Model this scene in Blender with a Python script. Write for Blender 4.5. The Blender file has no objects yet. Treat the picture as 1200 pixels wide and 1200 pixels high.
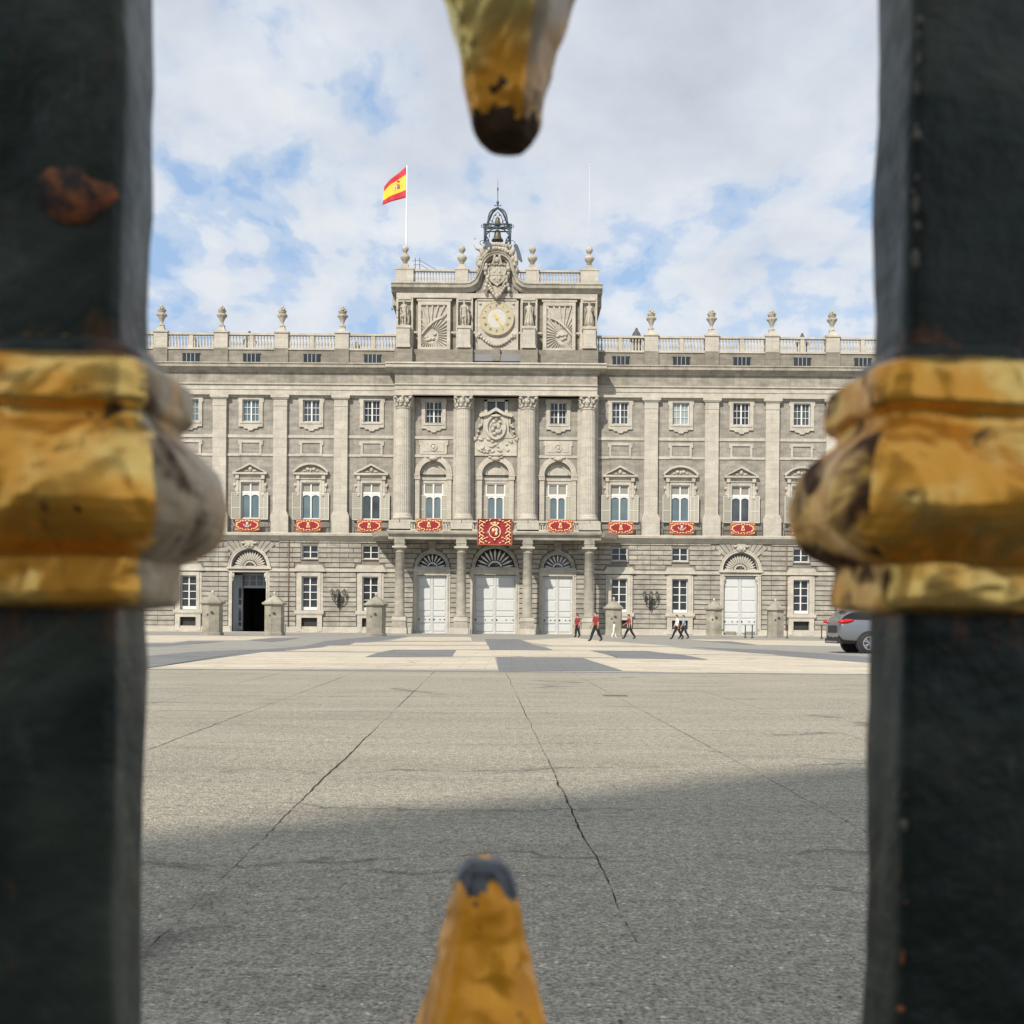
import bpy, bmesh, math, random
from math import sin, cos, pi, radians as R, sqrt, atan2
from mathutils import Vector, Matrix, noise as mnoise
random.seed(7)
S = bpy.context.scene
COL = S.collection

# ------------------------------------------------------------------ camera
CAM_H = 0.9
ROLL = 0.0075
F_PX = 1298.0
HOR = 732.3
cd = bpy.data.cameras.new('camera'); cam = bpy.data.objects.new('camera', cd); COL.objects.link(cam)
cam.location = (0, 0, CAM_H); cam.rotation_euler = (R(90), -ROLL, 0)
cd.sensor_width = 36; cd.lens = 36*F_PX/1200
cd.shift_y = (HOR-600)/1200
cd.clip_start = 0.02; cd.clip_end = 2000
cd.dof.use_dof = True; cd.dof.focus_distance = 100; cd.dof.aperture_fstop = cd.lens/2.6
S.camera = cam

# ------------------------------------------------------------------ light
SUN_EL = R(40); SUN_AZ = R(206)          # azimuth clockwise from +Y, where the sun stands
to_sun = Vector((sin(SUN_AZ)*cos(SUN_EL), cos(SUN_AZ)*cos(SUN_EL), sin(SUN_EL)))
sd = bpy.data.lights.new('sun', 'SUN'); sun = bpy.data.objects.new('sun', sd); COL.objects.link(sun)
sd.energy = 4.6; sd.angle = R(1.0); sd.color = (1.0, 0.925, 0.81)
sun.rotation_euler = to_sun.to_track_quat('Z', 'Y').to_euler()
sun.location = (0, 0, 60)

S.view_settings.view_transform = 'Standard'
try: S.view_settings.look = 'None'
except Exception: pass
S.view_settings.gamma = 1; S.view_settings.exposure = 0.05
S.view_settings.use_curve_mapping = False

class NT:
    """small helper round a node tree"""
    def __init__(s, tree): s.t = tree; s.n = tree.nodes; s.l = tree.links
    def add(s, typ, **kw):
        n = s.n.new(typ)
        for k, v in kw.items():
            if k == 'ins':
                for i, val in v.items():
                    if isinstance(val, bpy.types.NodeSocket): s.l.new(val, n.inputs[i])
                    else: n.inputs[i].default_value = val
            else: setattr(n, k, v)
        return n
    def math(s, op, a, b=None, c=None, clamp=False):
        ins = {0: a}
        if b is not None: ins[1] = b
        if c is not None: ins[2] = c
        return s.add('ShaderNodeMath', operation=op, use_clamp=clamp, ins=ins).outputs[0]
    def ramp(s, fac, stops, interp='LINEAR'):
        r = s.add('ShaderNodeValToRGB', ins={0: fac}); cr = r.color_ramp; cr.interpolation = interp
        while len(cr.elements) < len(stops): cr.elements.new(0.5)
        for e, (p, c) in zip(cr.elements, stops):
            e.position = p; e.color = (c, c, c, 1) if not hasattr(c, '__len__') else (c[0], c[1], c[2], 1)
        return r.outputs[0]
    def mix(s, fac, a, b, mode='MIX'):
        m = s.add('ShaderNodeMix', data_type='RGBA', blend_type=mode)
        for i, v in ((0, fac), (6, a), (7, b)):
            if isinstance(v, bpy.types.NodeSocket): s.l.new(v, m.inputs[i])
            elif hasattr(v, '__len__'): m.inputs[i].default_value = (v[0], v[1], v[2], 1)
            else: m.inputs[i].default_value = v if i == 0 else (v, v, v, 1)
        return m.outputs[2]
    def noise(s, vec, scale, detail=4, rough=0.55, dist=0.0, out=0):
        n = s.add('ShaderNodeTexNoise', ins={'Scale': scale, 'Detail': detail, 'Roughness': rough, 'Distortion': dist})
        if vec is not None: s.l.new(vec, n.inputs['Vector'])
        return n.outputs[out]
    def mapping(s, vec, scale=(1, 1, 1), loc=(0, 0, 0), rot=(0, 0, 0)):
        m = s.add('ShaderNodeMapping', ins={'Scale': scale, 'Location': loc, 'Rotation': rot}); s.l.new(vec, m.inputs[0])
        return m.outputs[0]

# sky: Nishita blue behind a broken layer of altocumulus
W = bpy.data.worlds.new('World'); S.world = W; W.use_nodes = True
W.node_tree.nodes.clear(); w = NT(W.node_tree)
sky = w.add('ShaderNodeTexSky', sky_type='NISHITA'); sky.sun_disc = False
sky.sun_elevation = SUN_EL; sky.sun_rotation = SUN_AZ; sky.altitude = 650; sky.air_density = 1.0; sky.dust_density = 0.7; sky.ozone_density = 1.6
tc = w.add('ShaderNodeTexCoord').outputs['Generated']
sp = w.add('ShaderNodeSeparateXYZ', ins={0: tc})
dz = w.math('ADD', w.math('MAXIMUM', sp.outputs[2], 0.0), 0.35)
px = w.math('DIVIDE', sp.outputs[0], dz); py = w.math('DIVIDE', sp.outputs[1], dz)
pv = w.add('ShaderNodeCombineXYZ', ins={0: px, 1: py, 2: 0.0}).outputs[0]
warp = w.noise(pv, 3.0, 3, 0.5, 0, 1)
pw = w.add('ShaderNodeVectorMath', operation='MULTIPLY_ADD', ins={0: warp, 1: (0.10, 0.10, 0.0), 2: pv}).outputs[0]
n_big = w.noise(w.mapping(pw, (0.9, 0.8, 1), (3.1, 1.7, 0)), 2.8, 3, 0.5)
n_puff = w.noise(w.mapping(pw, (1.0, 0.78, 1), (0.3, 5.2, 0)), 11.0, 6, 0.5)
n_fine = w.noise(w.mapping(pw, (1.0, 0.8, 1), (7, 2, 0)), 30, 5, 0.55)
cov = w.math('ADD', w.math('MULTIPLY', n_big, 0.95), w.math('ADD', w.math('MULTIPLY', n_puff, 1.05), w.math('MULTIPLY', n_fine, 0.22)))
hi = w.ramp(sp.outputs[2], [(0.30, 0.0), (0.50, 1.0)])
cov = w.math('SUBTRACT', w.math('ADD', cov, w.math('ADD', w.math('MULTIPLY', hi, 0.30), w.math('MULTIPLY', px, 0.04))), 0.27)
fac = w.ramp(w.math('MULTIPLY', cov, 0.7), [(0.70*.7, 0.0), (0.80*.7, 0.38), (0.90*.7, 0.82), (1.02*.7, 1.0)], 'EASE')
shade_n = w.noise(w.mapping(pw, (0.9, 0.8, 1), (11, 4, 0)), 6.5, 6, 0.55)
thick = w.math('ADD', w.math('ADD', w.math('MULTIPLY', n_big, 0.7), w.math('MULTIPLY', shade_n, 1.0)), w.math('MULTIPLY', hi, 0.38))
ccol = w.ramp(w.math('MULTIPLY', thick, 0.6), [(0.70*.6, (8.1, 8.4, 8.75)), (0.93*.6, (7.5, 7.85, 8.35)), (1.12*.6, (6.5, 6.95, 7.7)), (1.38*.6, (5.2, 5.65, 6.5))])
skyc = w.mix(1.0, sky.outputs[0], (1.4, 1.4, 1.4), 'MULTIPLY')
skyb = w.mix(0.66, skyc, (4.3, 6.1, 8.7))
allc = w.mix(fac, skyb, ccol)
bg = w.add('ShaderNodeBackground', ins={0: allc, 1: 0.1})
w.l.new(bg.outputs[0], w.add('ShaderNodeOutputWorld').inputs[0])

# ------------------------------------------------------------------ materials
def newmat(name):
    m = bpy.data.materials.new(name); m.use_nodes = True
    t = NT(m.node_tree); b = t.n['Principled BSDF']
    return m, t, b
def pos(t): return t.add('ShaderNodeNewGeometry').outputs['Position']
def bump(t, b, h, strength, dist):
    bn = t.add('ShaderNodeBump', ins={'Strength': strength, 'Distance': dist, 'Height': h}); t.l.new(bn.outputs[0], b.inputs['Normal'])

def stone(name, c, var=0.18, streak=0.25, joints=None, rough=0.85, grime=(0.16, 0.14, 0.115), gr=0.35):
    m, t, b = newmat(name); P = pos(t)
    n1 = t.noise(P, 0.55, 5, 0.6)
    n2 = t.noise(t.mapping(P, (1.6, 1.6, 0.16)), 1.0, 5, 0.65)
    n3 = t.noise(P, 6.0, 5, 0.65)
    v = t.ramp(n1, [(0.3, 1-var), (0.7, 1+var*0.4)])
    col = t.mix(1.0, c, v, 'MULTIPLY')
    col = t.mix(1.0, col, t.ramp(n3, [(0.3, 0.84), (0.7, 1.08)]), 'MULTIPLY')
    nb = t.noise(t.mapping(P, (1.0, 1.0, 2.3)), 1.0, 1, 0.5)
    col = t.mix(1.0, col, t.ramp(nb, [(0.30, 1-var*0.9), (0.68, 1+var*0.5)]), 'MULTIPLY')
    st = t.ramp(n2, [(0.50, 0.0), (0.72, 1.0)])
    col = t.mix(t.math('MULTIPLY', st, streak), col, grime)
    g2 = t.ramp(t.noise(P, 1.7, 6, 0.7), [(0.58, 0.0), (0.75, 1.0)])
    col = t.mix(t.math('MULTIPLY', g2, gr), col, grime)
    h = n3
    if joints:
        sx = t.add('ShaderNodeSeparateXYZ', ins={0: P})
        bv = t.add('ShaderNodeCombineXYZ', ins={0: sx.outputs[0], 1: sx.outputs[2], 2: 0.0}).outputs[0]
        bt = t.add('ShaderNodeTexBrick', ins={0: bv, 'Color1': (1, 1, 1, 1), 'Color2': (0.86, 0.86, 0.87, 1), 'Mortar': (0.62, 0.6, 0.57, 1), 'Scale': 1.0,
               'Mortar Size': 0.018, 'Brick Width': joints[0], 'Row Height': joints[1], 'Mortar Smooth': 0.2, 'Bias': 0.0})
        bt.offset = 0.5
        col = t.mix(0.75, col, bt.outputs[0], 'MULTIPLY')
    t.l.new(col, b.inputs['Base Color']); b.inputs['Roughness'].default_value = rough
    bump(t, b, t.noise(P, 9, 6, 0.7), 0.35, 0.03)
    return m
def flat(name, c, rough=0.6, metal=0.0, nz=0.1, scale=8, spec=None, bmp=0.0):
    m, t, b = newmat(name); P = pos(t)
    col = t.mix(1.0, c, t.ramp(t.noise(P, scale, 4, 0.6), [(0.3, 1-nz), (0.7, 1+nz*0.5)]), 'MULTIPLY')
    t.l.new(col, b.inputs['Base Color']); b.inputs['Roughness'].default_value = rough; b.inputs['Metallic'].default_value = metal
    if spec is not None: b.inputs['Specular IOR Level'].default_value = spec
    if bmp: bump(t, b, t.noise(P, scale*3, 4, 0.6), bmp, 0.01)
    return m

M = {}
M['trim'] = stone('pale_limestone', (0.51, 0.472, 0.398), 0.14, 0.26, gr=0.2)
M['trim2'] = stone('pale_limestone_blocks', (0.525, 0.487, 0.412), 0.10, 0.18, (1.4, 0.9), gr=0.08)
M['wall'] = stone('grey_granite_ashlar', (0.345, 0.32, 0.275), 0.22, 0.48, (0.95, 0.46), gr=0.28)
M['course'] = stone('rusticated_granite', (0.385, 0.358, 0.305), 0.26, 0.45, gr=0.35)
M['joint'] = stone('dark_joint_stone', (0.24, 0.215, 0.175), 0.15, 0.1)  # darker stone of the wall core between the courses
M['frieze'] = stone('weathered_frieze', (0.36, 0.33, 0.27), 0.25, 0.6, (1.3, 2.0), gr=0.35)
M['plinth'] = stone('grey_plinth', (0.27, 0.245, 0.20), 0.2, 0.3, (1.5, 0.6), gr=0.25)
M['cornice'] = stone('cornice_stone', (0.43, 0.395, 0.325), 0.2, 0.55, (2.2, 5.0), gr=0.35)
M['portico'] = stone('portico_column_stone', (0.36, 0.335, 0.275), 0.22, 0.35, gr=0.30)
M['statue'] = stone('statue_stone', (0.48, 0.44, 0.36), 0.18, 0.30, gr=0.30)
M['garita'] = stone('sentry_pillar_stone', (0.35, 0.325, 0.26), 0.25, 0.45, gr=0.35)
M['roof'] = flat('roof_lead', (0.20, 0.20, 0.21), 0.6)
M['white'] = flat('white_paint', (0.68, 0.68, 0.66), 0.5, nz=0.05)
M['shutter'] = flat('cream_shutter_paint', (0.58, 0.56, 0.48), 0.6, nz=0.06)
M['shutter2'] = flat('shutter_panel_paint', (0.37, 0.35, 0.29), 0.6, nz=0.08)
M['door'] = flat('white_door_paint', (0.56, 0.57, 0.56), 0.5, nz=0.05, scale=2)
M['doorgrey'] = flat('grey_door_paint', (0.30, 0.32, 0.34), 0.5)
M['iron'] = flat('black_iron', (0.03, 0.033, 0.035), 0.5, nz=0.3)
M['belliron'] = flat('blue_grey_iron', (0.075, 0.10, 0.125), 0.5, 0.3, 0.3)
M['bronze'] = flat('bell_bronze', (0.13, 0.125, 0.09), 0.5, 0.5, 0.4)
M['stud'] = flat('dark_stud', (0.05, 0.045, 0.04), 0.5)
M['inside'] = flat('dark_interior', (0.035, 0.035, 0.033), 0.9)
M['grille'] = flat('basement_grille', (0.06, 0.055, 0.05), 0.7, nz=0.3)
def glass(name, c, c2=None, rough=0.08):
    m, t, b = newmat(name); P = pos(t)
    col = t.mix(t.ramp(t.noise(P, 0.9, 3, 0.5), [(0.35, 0.0), (0.7, 1.0)]), c, c2 or tuple(x*0.5 for x in c))
    t.l.new(col, b.inputs['Base Color']); b.inputs['Roughness'].default_value = rough
    bump(t, b, t.noise(P, 1.6, 2, 0.5), 0.12, 0.05)
    return m
M['gl_dark'] = glass('dark_window_glass', (0.02, 0.023, 0.026), (0.035, 0.04, 0.045))
M['gl_blue'] = glass('blue_blind_glass', (0.13, 0.185, 0.20), (0.10, 0.14, 0.16))
M['gl_pale'] = glass('pale_curtain_glass', (0.34, 0.40, 0.40), (0.20, 0.24, 0.25))
M['gl_mid'] = glass('grey_window_glass', (0.07, 0.085, 0.095), (0.03, 0.035, 0.04))
M['pane_tr'] = flat('transom_pane', (0.27, 0.26, 0.22), 0.4)
M['gold_ring'] = flat('gilt_clock_ring', (0.43, 0.375, 0.25), 0.55, 0.1, 0.15)
M['dial'] = flat('clock_dial_grey', (0.50, 0.49, 0.45), 0.6, nz=0.15)
M['gilt'] = flat('gilt_hand', (0.75, 0.50, 0.10), 0.35, 0.5)
M['red'] = flat('red_velvet', (0.27, 0.014, 0.020), 0.75, nz=0.2, scale=5)
M['border'] = flat('orange_gold_border', (0.40, 0.10, 0.04), 0.7, nz=0.25, scale=10)
M['goldthread'] = flat('gold_embroidery', (0.80, 0.55, 0.28), 0.6, nz=0.2, scale=12)
M['silverthread'] = flat('silver_embroidery', (0.55, 0.52, 0.52), 0.6, nz=0.2, scale=12)
M['f_red'] = flat('flag_red', (0.55, 0.025, 0.045), 0.7)
M['f_yel'] = flat('flag_yellow', (0.80, 0.58, 0.05), 0.7)
M['f_arm'] = flat('flag_arms', (0.40, 0.14, 0.08), 0.7)
M['polewhite'] = flat('white_pole', (0.82, 0.82, 0.82), 0.4)
M['pipe'] = flat('brown_downpipe', (0.16, 0.12, 0.09), 0.6)
M['lampglass'] = flat('lamp_glass', (0.22, 0.22, 0.19), 0.25)
M['chim'] = flat('chimney_slate', (0.10, 0.10, 0.105), 0.8, nz=0.3)
# paving
def asphalt(name, c, fine=1.0, speck=1.0, sheen=0.75, slabs=None):
    m, t, b = newmat(name); P = pos(t)
    big = t.noise(t.mapping(P, (0.18, 0.8, 1)), 1.0, 5, 0.6)
    med = t.noise(t.mapping(P, (0.5, 2.3, 1)), 1.6, 6, 0.65)
    gr = t.noise(P, 75, 4, 0.75)
    gr2 = t.noise(P, 230, 3, 0.7)
    vor = t.add('ShaderNodeTexVoronoi', ins={'Scale': 95.0}); t.l.new(P, vor.inputs['Vector'])
    cellv = t.ramp(vor.outputs['Color'], [(0.0, 1-0.28*speck), (0.55, 1.0), (0.86, 1.05), (1.0, 1+0.65*speck)])
    col = t.mix(1.0, c, t.ramp(big, [(0.3, 0.88), (0.7, 1.09)]), 'MULTIPLY')
    col = t.mix(1.0, col, t.ramp(med, [(0.28, 0.84), (0.5, 1.0), (0.75, 1.10)]), 'MULTIPLY')
    col = t.mix(1.0, col, t.ramp(gr, [(0.32, 1-0.45*fine), (0.5, 1.0), (0.7, 1+0.38*fine)]), 'MULTIPLY')
    col = t.mix(1.0, col, cellv, 'MULTIPLY')
    col = t.mix(1.0, col, t.ramp(gr2, [(0.3, 0.82), (0.7, 1.18)]), 'MULTIPLY')
    if slabs:
        bt = t.add('ShaderNodeTexBrick', ins={0: P, 'Color1': (1, 1, 1, 1), 'Color2': (0.84, 0.83, 0.82, 1), 'Mortar': (0.66, 0.64, 0.6, 1), 'Scale': 1.0, 'Mortar Size': 0.014, 'Brick Width': slabs[0], 'Row Height': slabs[1]})
        bt.offset = 0.5
        col = t.mix(0.85, col, bt.outputs[0], 'MULTIPLY')
    # pits and hairline cracks
    col = t.mix(1.0, col, t.ramp(t.noise(P, 20, 4, 0.7), [(0.3, 1-0.22*fine), (0.5, 1.0), (0.7, 1+0.2*fine)]), 'MULTIPLY')
    pit = t.ramp(t.noise(P, 34, 3, 0.6), [(0.64, 0.0), (0.70, 1.0)])
    col = t.mix(t.math('MULTIPLY', pit, 0.55*fine), col, (0.05, 0.047, 0.04))
    wv = t.add('ShaderNodeVectorMath', operation='MULTIPLY_ADD', ins={0: t.noise(P, 1.1, 5, 0.7, 0, 1), 1: (0.9, 0.9, 0), 2: P}).outputs[0]
    ck = t.add('ShaderNodeTexVoronoi', feature='DISTANCE_TO_EDGE', ins={'Scale': 0.42}); t.l.new(t.mapping(wv, (0.25, 1.6, 1)), ck.inputs['Vector'])
    brk = t.ramp(t.noise(P, 0.9, 3, 0.6), [(0.44, 0.0), (0.54, 1.0)])
    ckm = t.math('MULTIPLY', t.ramp(ck.outputs[0], [(0.0, 1.0), (0.014, 0.0)]), brk)
    col = t.mix(t.math('MULTIPLY', ckm, 0.6), col, (0.045, 0.042, 0.036))
    # the wide drying stain / damp patches
    stn = t.ramp(t.noise(t.mapping(P, (0.35, 1.0, 1), (4, 9, 0)), 1.1, 5, 0.65), [(0.60, 0.0), (0.70, 1.0)])
    col = t.mix(t.math('MULTIPLY', stn, 0.34), col, (0.07, 0.066, 0.06))
    t.l.new(col, b.inputs['Base Color']); b.inputs['Roughness'].default_value = sheen
    b.inputs['Specular IOR Level'].default_value = 0.35
    h = t.math('ADD', t.math('MULTIPLY', gr, 0.7), t.math('MULTIPLY', vor.outputs['Distance'], -0.5))
    bump(t, b, h, min(1.0, 0.9*fine), 0.016)
    return m
M['asphalt'] = asphalt('worn_asphalt', (0.43, 0.395, 0.31), 1.6, 1.5)
M['added_dark'] = asphalt('added_dark_asphalt', (0.10, 0.095, 0.085))  # kept dark to cut the light bounced up onto the railing
M['asphalt_far'] = asphalt('far_asphalt', (0.30, 0.29, 0.255), 0.3, 0.3)
M['soil'] = flat('dark_joint_bitumen', (0.075, 0.070, 0.060), 0.95, nz=0.3, scale=30)
M['pale_granite'] = asphalt('pale_granite_paving', (0.60, 0.53, 0.415), 0.3, 0.2, slabs=(1.1, 0.75))
M['blue_granite'] = asphalt('blue_grey_granite_paving', (0.20, 0.203, 0.205), 0.3, 0.3, slabs=(1.1, 0.75))
M['ground'] = asphalt('distant_ground', (0.22, 0.21, 0.185), 0.4, 0.4)
# fence
def fence_paint():
    m, t, b = newmat('black_green_iron_paint'); P = pos(t)
    n = t.noise(P, 26, 6, 0.62); n2 = t.noise(P, 9, 4, 0.6, 0.6)
    col = t.ramp(n2, [(0.3, (0.008, 0.014, 0.011)), (0.50, (0.019, 0.029, 0.023)), (0.68, (0.060, 0.070, 0.054))])
    sc = t.ramp(n, [(0.60, 0.0), (0.70, 1.0)])
    col = t.mix(t.math('MULTIPLY', sc, 0.35), col, (0.12, 0.12, 0.10))
    ru = t.ramp(t.noise(t.mapping(P, (1, 1, 0.6), (3, 3, 3)), 34, 5, 0.7), [(0.70, 0.0), (0.76, 1.0)])
    col = t.mix(t.math('MULTIPLY', ru, 0.8), col, (0.13, 0.055, 0.025))
    scr = t.ramp(t.noise(t.mapping(P, (1, 1, 0.12), (1, 2, 3), (0.0, 0.12, 0.0)), 160, 3, 0.6), [(0.68, 0.0), (0.72, 1.0)])
    col = t.mix(t.math('MULTIPLY', scr, 0.35), col, (0.10, 0.105, 0.09))
    # rust bleeding out round the collars
    zc = t.add('ShaderNodeSeparateXYZ', ins={0: P}).outputs[2]
    dist = t.math('ABSOLUTE', t.math('SUBTRACT', zc, 0.950))
    near = t.ramp(t.math('MULTIPLY', dist, 8.0), [(0.30, 1.0), (0.52, 0.0)])
    rb = t.ramp(t.math('ADD', t.math('MULTIPLY', near, 0.22), t.noise(t.mapping(P, (1, 1, 0.5)), 60, 5, 0.7)), [(0.62, 0.0), (0.74, 1.0)])
    col = t.mix(t.math('MULTIPLY', rb, 0.8), col, (0.13, 0.055, 0.028))
    t.l.new(col, b.inputs['Base Color'])
    t.l.new(t.ramp(n, [(0.3, 0.24), (0.7, 0.55)]), b.inputs['Roughness'])
    b.inputs['Specular IOR Level'].default_value = 0.28
    bump(t, b, t.math('ADD', t.noise(P, 55, 5, 0.6), t.math('MULTIPLY', n2, 2.0)), 0.6, 0.004)
    return m
M['fence'] = fence_paint()
def rust(name='rust_patch'):
    m, t, b = newmat(name); P = pos(t)
    n = t.noise(P, 75, 5, 0.7, 0.6)
    col = t.ramp(n, [(0.40, (0.018, 0.022, 0.02)), (0.47, (0.06, 0.035, 0.022)), (0.54, (0.22, 0.075, 0.028)), (0.66, (0.42, 0.13, 0.045))])
    t.l.new(col, b.inputs['Base Color']); b.inputs['Roughness'].default_value = 0.85
    bump(t, b, n, 0.8, 0.002)
    return m
M['rust'] = rust()
M['chip'] = flat('bare_metal_chip', (0.13, 0.115, 0.085), 0.55, 0.2, 0.5, 200)
def gold(name, worn, tint=(1.0, 0.66, 0.20), metal=1.0, patch=0.6, rgh=(0.20, 0.40), dark=(0.075, 0.045, 0.024)):
    """gold leaf over ochre primer, rubbed through to dark metal in places"""
    m, t, b = newmat(name); P = pos(t)
    n1 = t.noise(P, 30, 5, 0.6, 0.8); n2 = t.noise(P, 62, 5, 0.65, 0.4); n3 = t.noise(P, 17, 3, 0.5, 0.5)
    leaf = t.mix(t.ramp(n2, [(0.35, 0.0), (0.7, 1.0)]), tint, (tint[0]*0.82, tint[1]*0.72, tint[2]*0.60))
    och = t.ramp(t.noise(P, 24, 4, 0.55, 0.3), [(0.54-0.12*patch, 0.0), (0.62-0.08*patch, 1.0)])
    col = t.mix(t.math('MULTIPLY', och, patch), leaf, (0.90, 0.36, 0.012))
    dk = t.ramp(n1, [(0.66-worn*0.30, 0.0), (0.74-worn*0.26, 1.0)])
    col = t.mix(dk, col, dark)
    spots = t.ramp(t.noise(t.mapping(P, (1, 1, 1), (5, 5, 5)), 120, 2, 0.5), [(0.72, 0.0), (0.75, 1.0)])
    col = t.mix(spots, col, (0.03, 0.022, 0.015))
    t.l.new(col, b.inputs['Base Color'])
    met = t.math('SUBTRACT', metal, t.math('MULTIPLY', och, 0.35*patch))
    t.l.new(t.math('MULTIPLY', met, t.math('SUBTRACT', 1.0, t.math('MULTIPLY', dk, 0.8))), b.inputs['Metallic'])
    t.l.new(t.math('ADD', t.ramp(n2, [(0.3, rgh[0]), (0.7, rgh[1])]), t.math('MULTIPLY', dk, 0.4), clamp=True), b.inputs['Roughness'])
    t.l.new(t.math('SUBTRACT', 0.5, t.math('MULTIPLY', dk, 0.4)), b.inputs['Specular IOR Level'])
    bump(t, b, t.math('ADD', t.noise(P, 38, 1.5, 0.4, 0.6), t.math('MULTIPLY', n3, 1.6)), 0.7, 0.009)
    return m
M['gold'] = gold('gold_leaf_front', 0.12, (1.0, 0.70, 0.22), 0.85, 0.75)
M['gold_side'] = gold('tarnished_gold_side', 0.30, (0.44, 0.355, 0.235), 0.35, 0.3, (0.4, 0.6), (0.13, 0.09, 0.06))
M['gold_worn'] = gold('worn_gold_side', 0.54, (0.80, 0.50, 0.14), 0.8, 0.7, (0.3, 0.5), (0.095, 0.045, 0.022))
M['gold_spike'] = gold('gold_spike', 0.02, (1.0, 0.76, 0.26), 0.62, 0.9, (0.18, 0.34))
M['ochre_spike'] = gold('ochre_spike', 0.03, (0.95, 0.42, 0.03), 0.40, 0.95)
M['tipdark'] = gold('rubbed_tip', 0.9, (0.15, 0.12, 0.08), 0.4, 0.1)
M['tipgrey'] = flat('bare_grey_iron_tip', (0.11, 0.115, 0.125), 0.28, 0.6, 0.3, 60)
# people
M['skin'] = flat('skin', (0.42, 0.25, 0.17), 0.6)
M['hair'] = flat('dark_hair', (0.025, 0.018, 0.014), 0.7)
M['hair2'] = flat('brown_hair', (0.07, 0.045, 0.03), 0.7)
M['redshirt'] = flat('dark_red_shirt', (0.26, 0.03, 0.035), 0.8)
M['blackcloth'] = flat('black_trousers', (0.012, 0.012, 0.014), 0.85)
M['whiteshirt'] = flat('white_shirt', (0.72, 0.72, 0.72), 0.8)
M['blueshirt'] = flat('light_blue_shirt', (0.30, 0.38, 0.50), 0.8)
M['navy'] = flat('navy_trousers', (0.02, 0.024, 0.035), 0.85)
# car
def carpaint():
    m, t, b = newmat('grey_car_paint')
    b.inputs['Base Color'].default_value = (0.20, 0.215, 0.235, 1); b.inputs['Metallic'].default_value = 0.6
    b.inputs['Roughness'].default_value = 0.32; b.inputs['Coat Weight'].default_value = 1.0; b.inputs['Coat Roughness'].default_value = 0.05
    return m
M['paint'] = carpaint()
M['plastic'] = flat('black_plastic', (0.025, 0.025, 0.027), 0.6)
M['carglass'] = glass('car_glass', (0.012, 0.014, 0.016))
M['taillight'] = flat('red_tail_lamp', (0.55, 0.012, 0.015), 0.15, nz=0.1)
M['rubber'] = flat('tyre_rubber', (0.02, 0.02, 0.02), 0.8)
M['alloy'] = flat('alloy_rim', (0.55, 0.56, 0.58), 0.3, 0.8)
M['plate'] = flat('number_plate', (0.72, 0.72, 0.70), 0.5)
M['chrome'] = flat('bumper_trim', (0.45, 0.46, 0.47), 0.3, 0.7)

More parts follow.
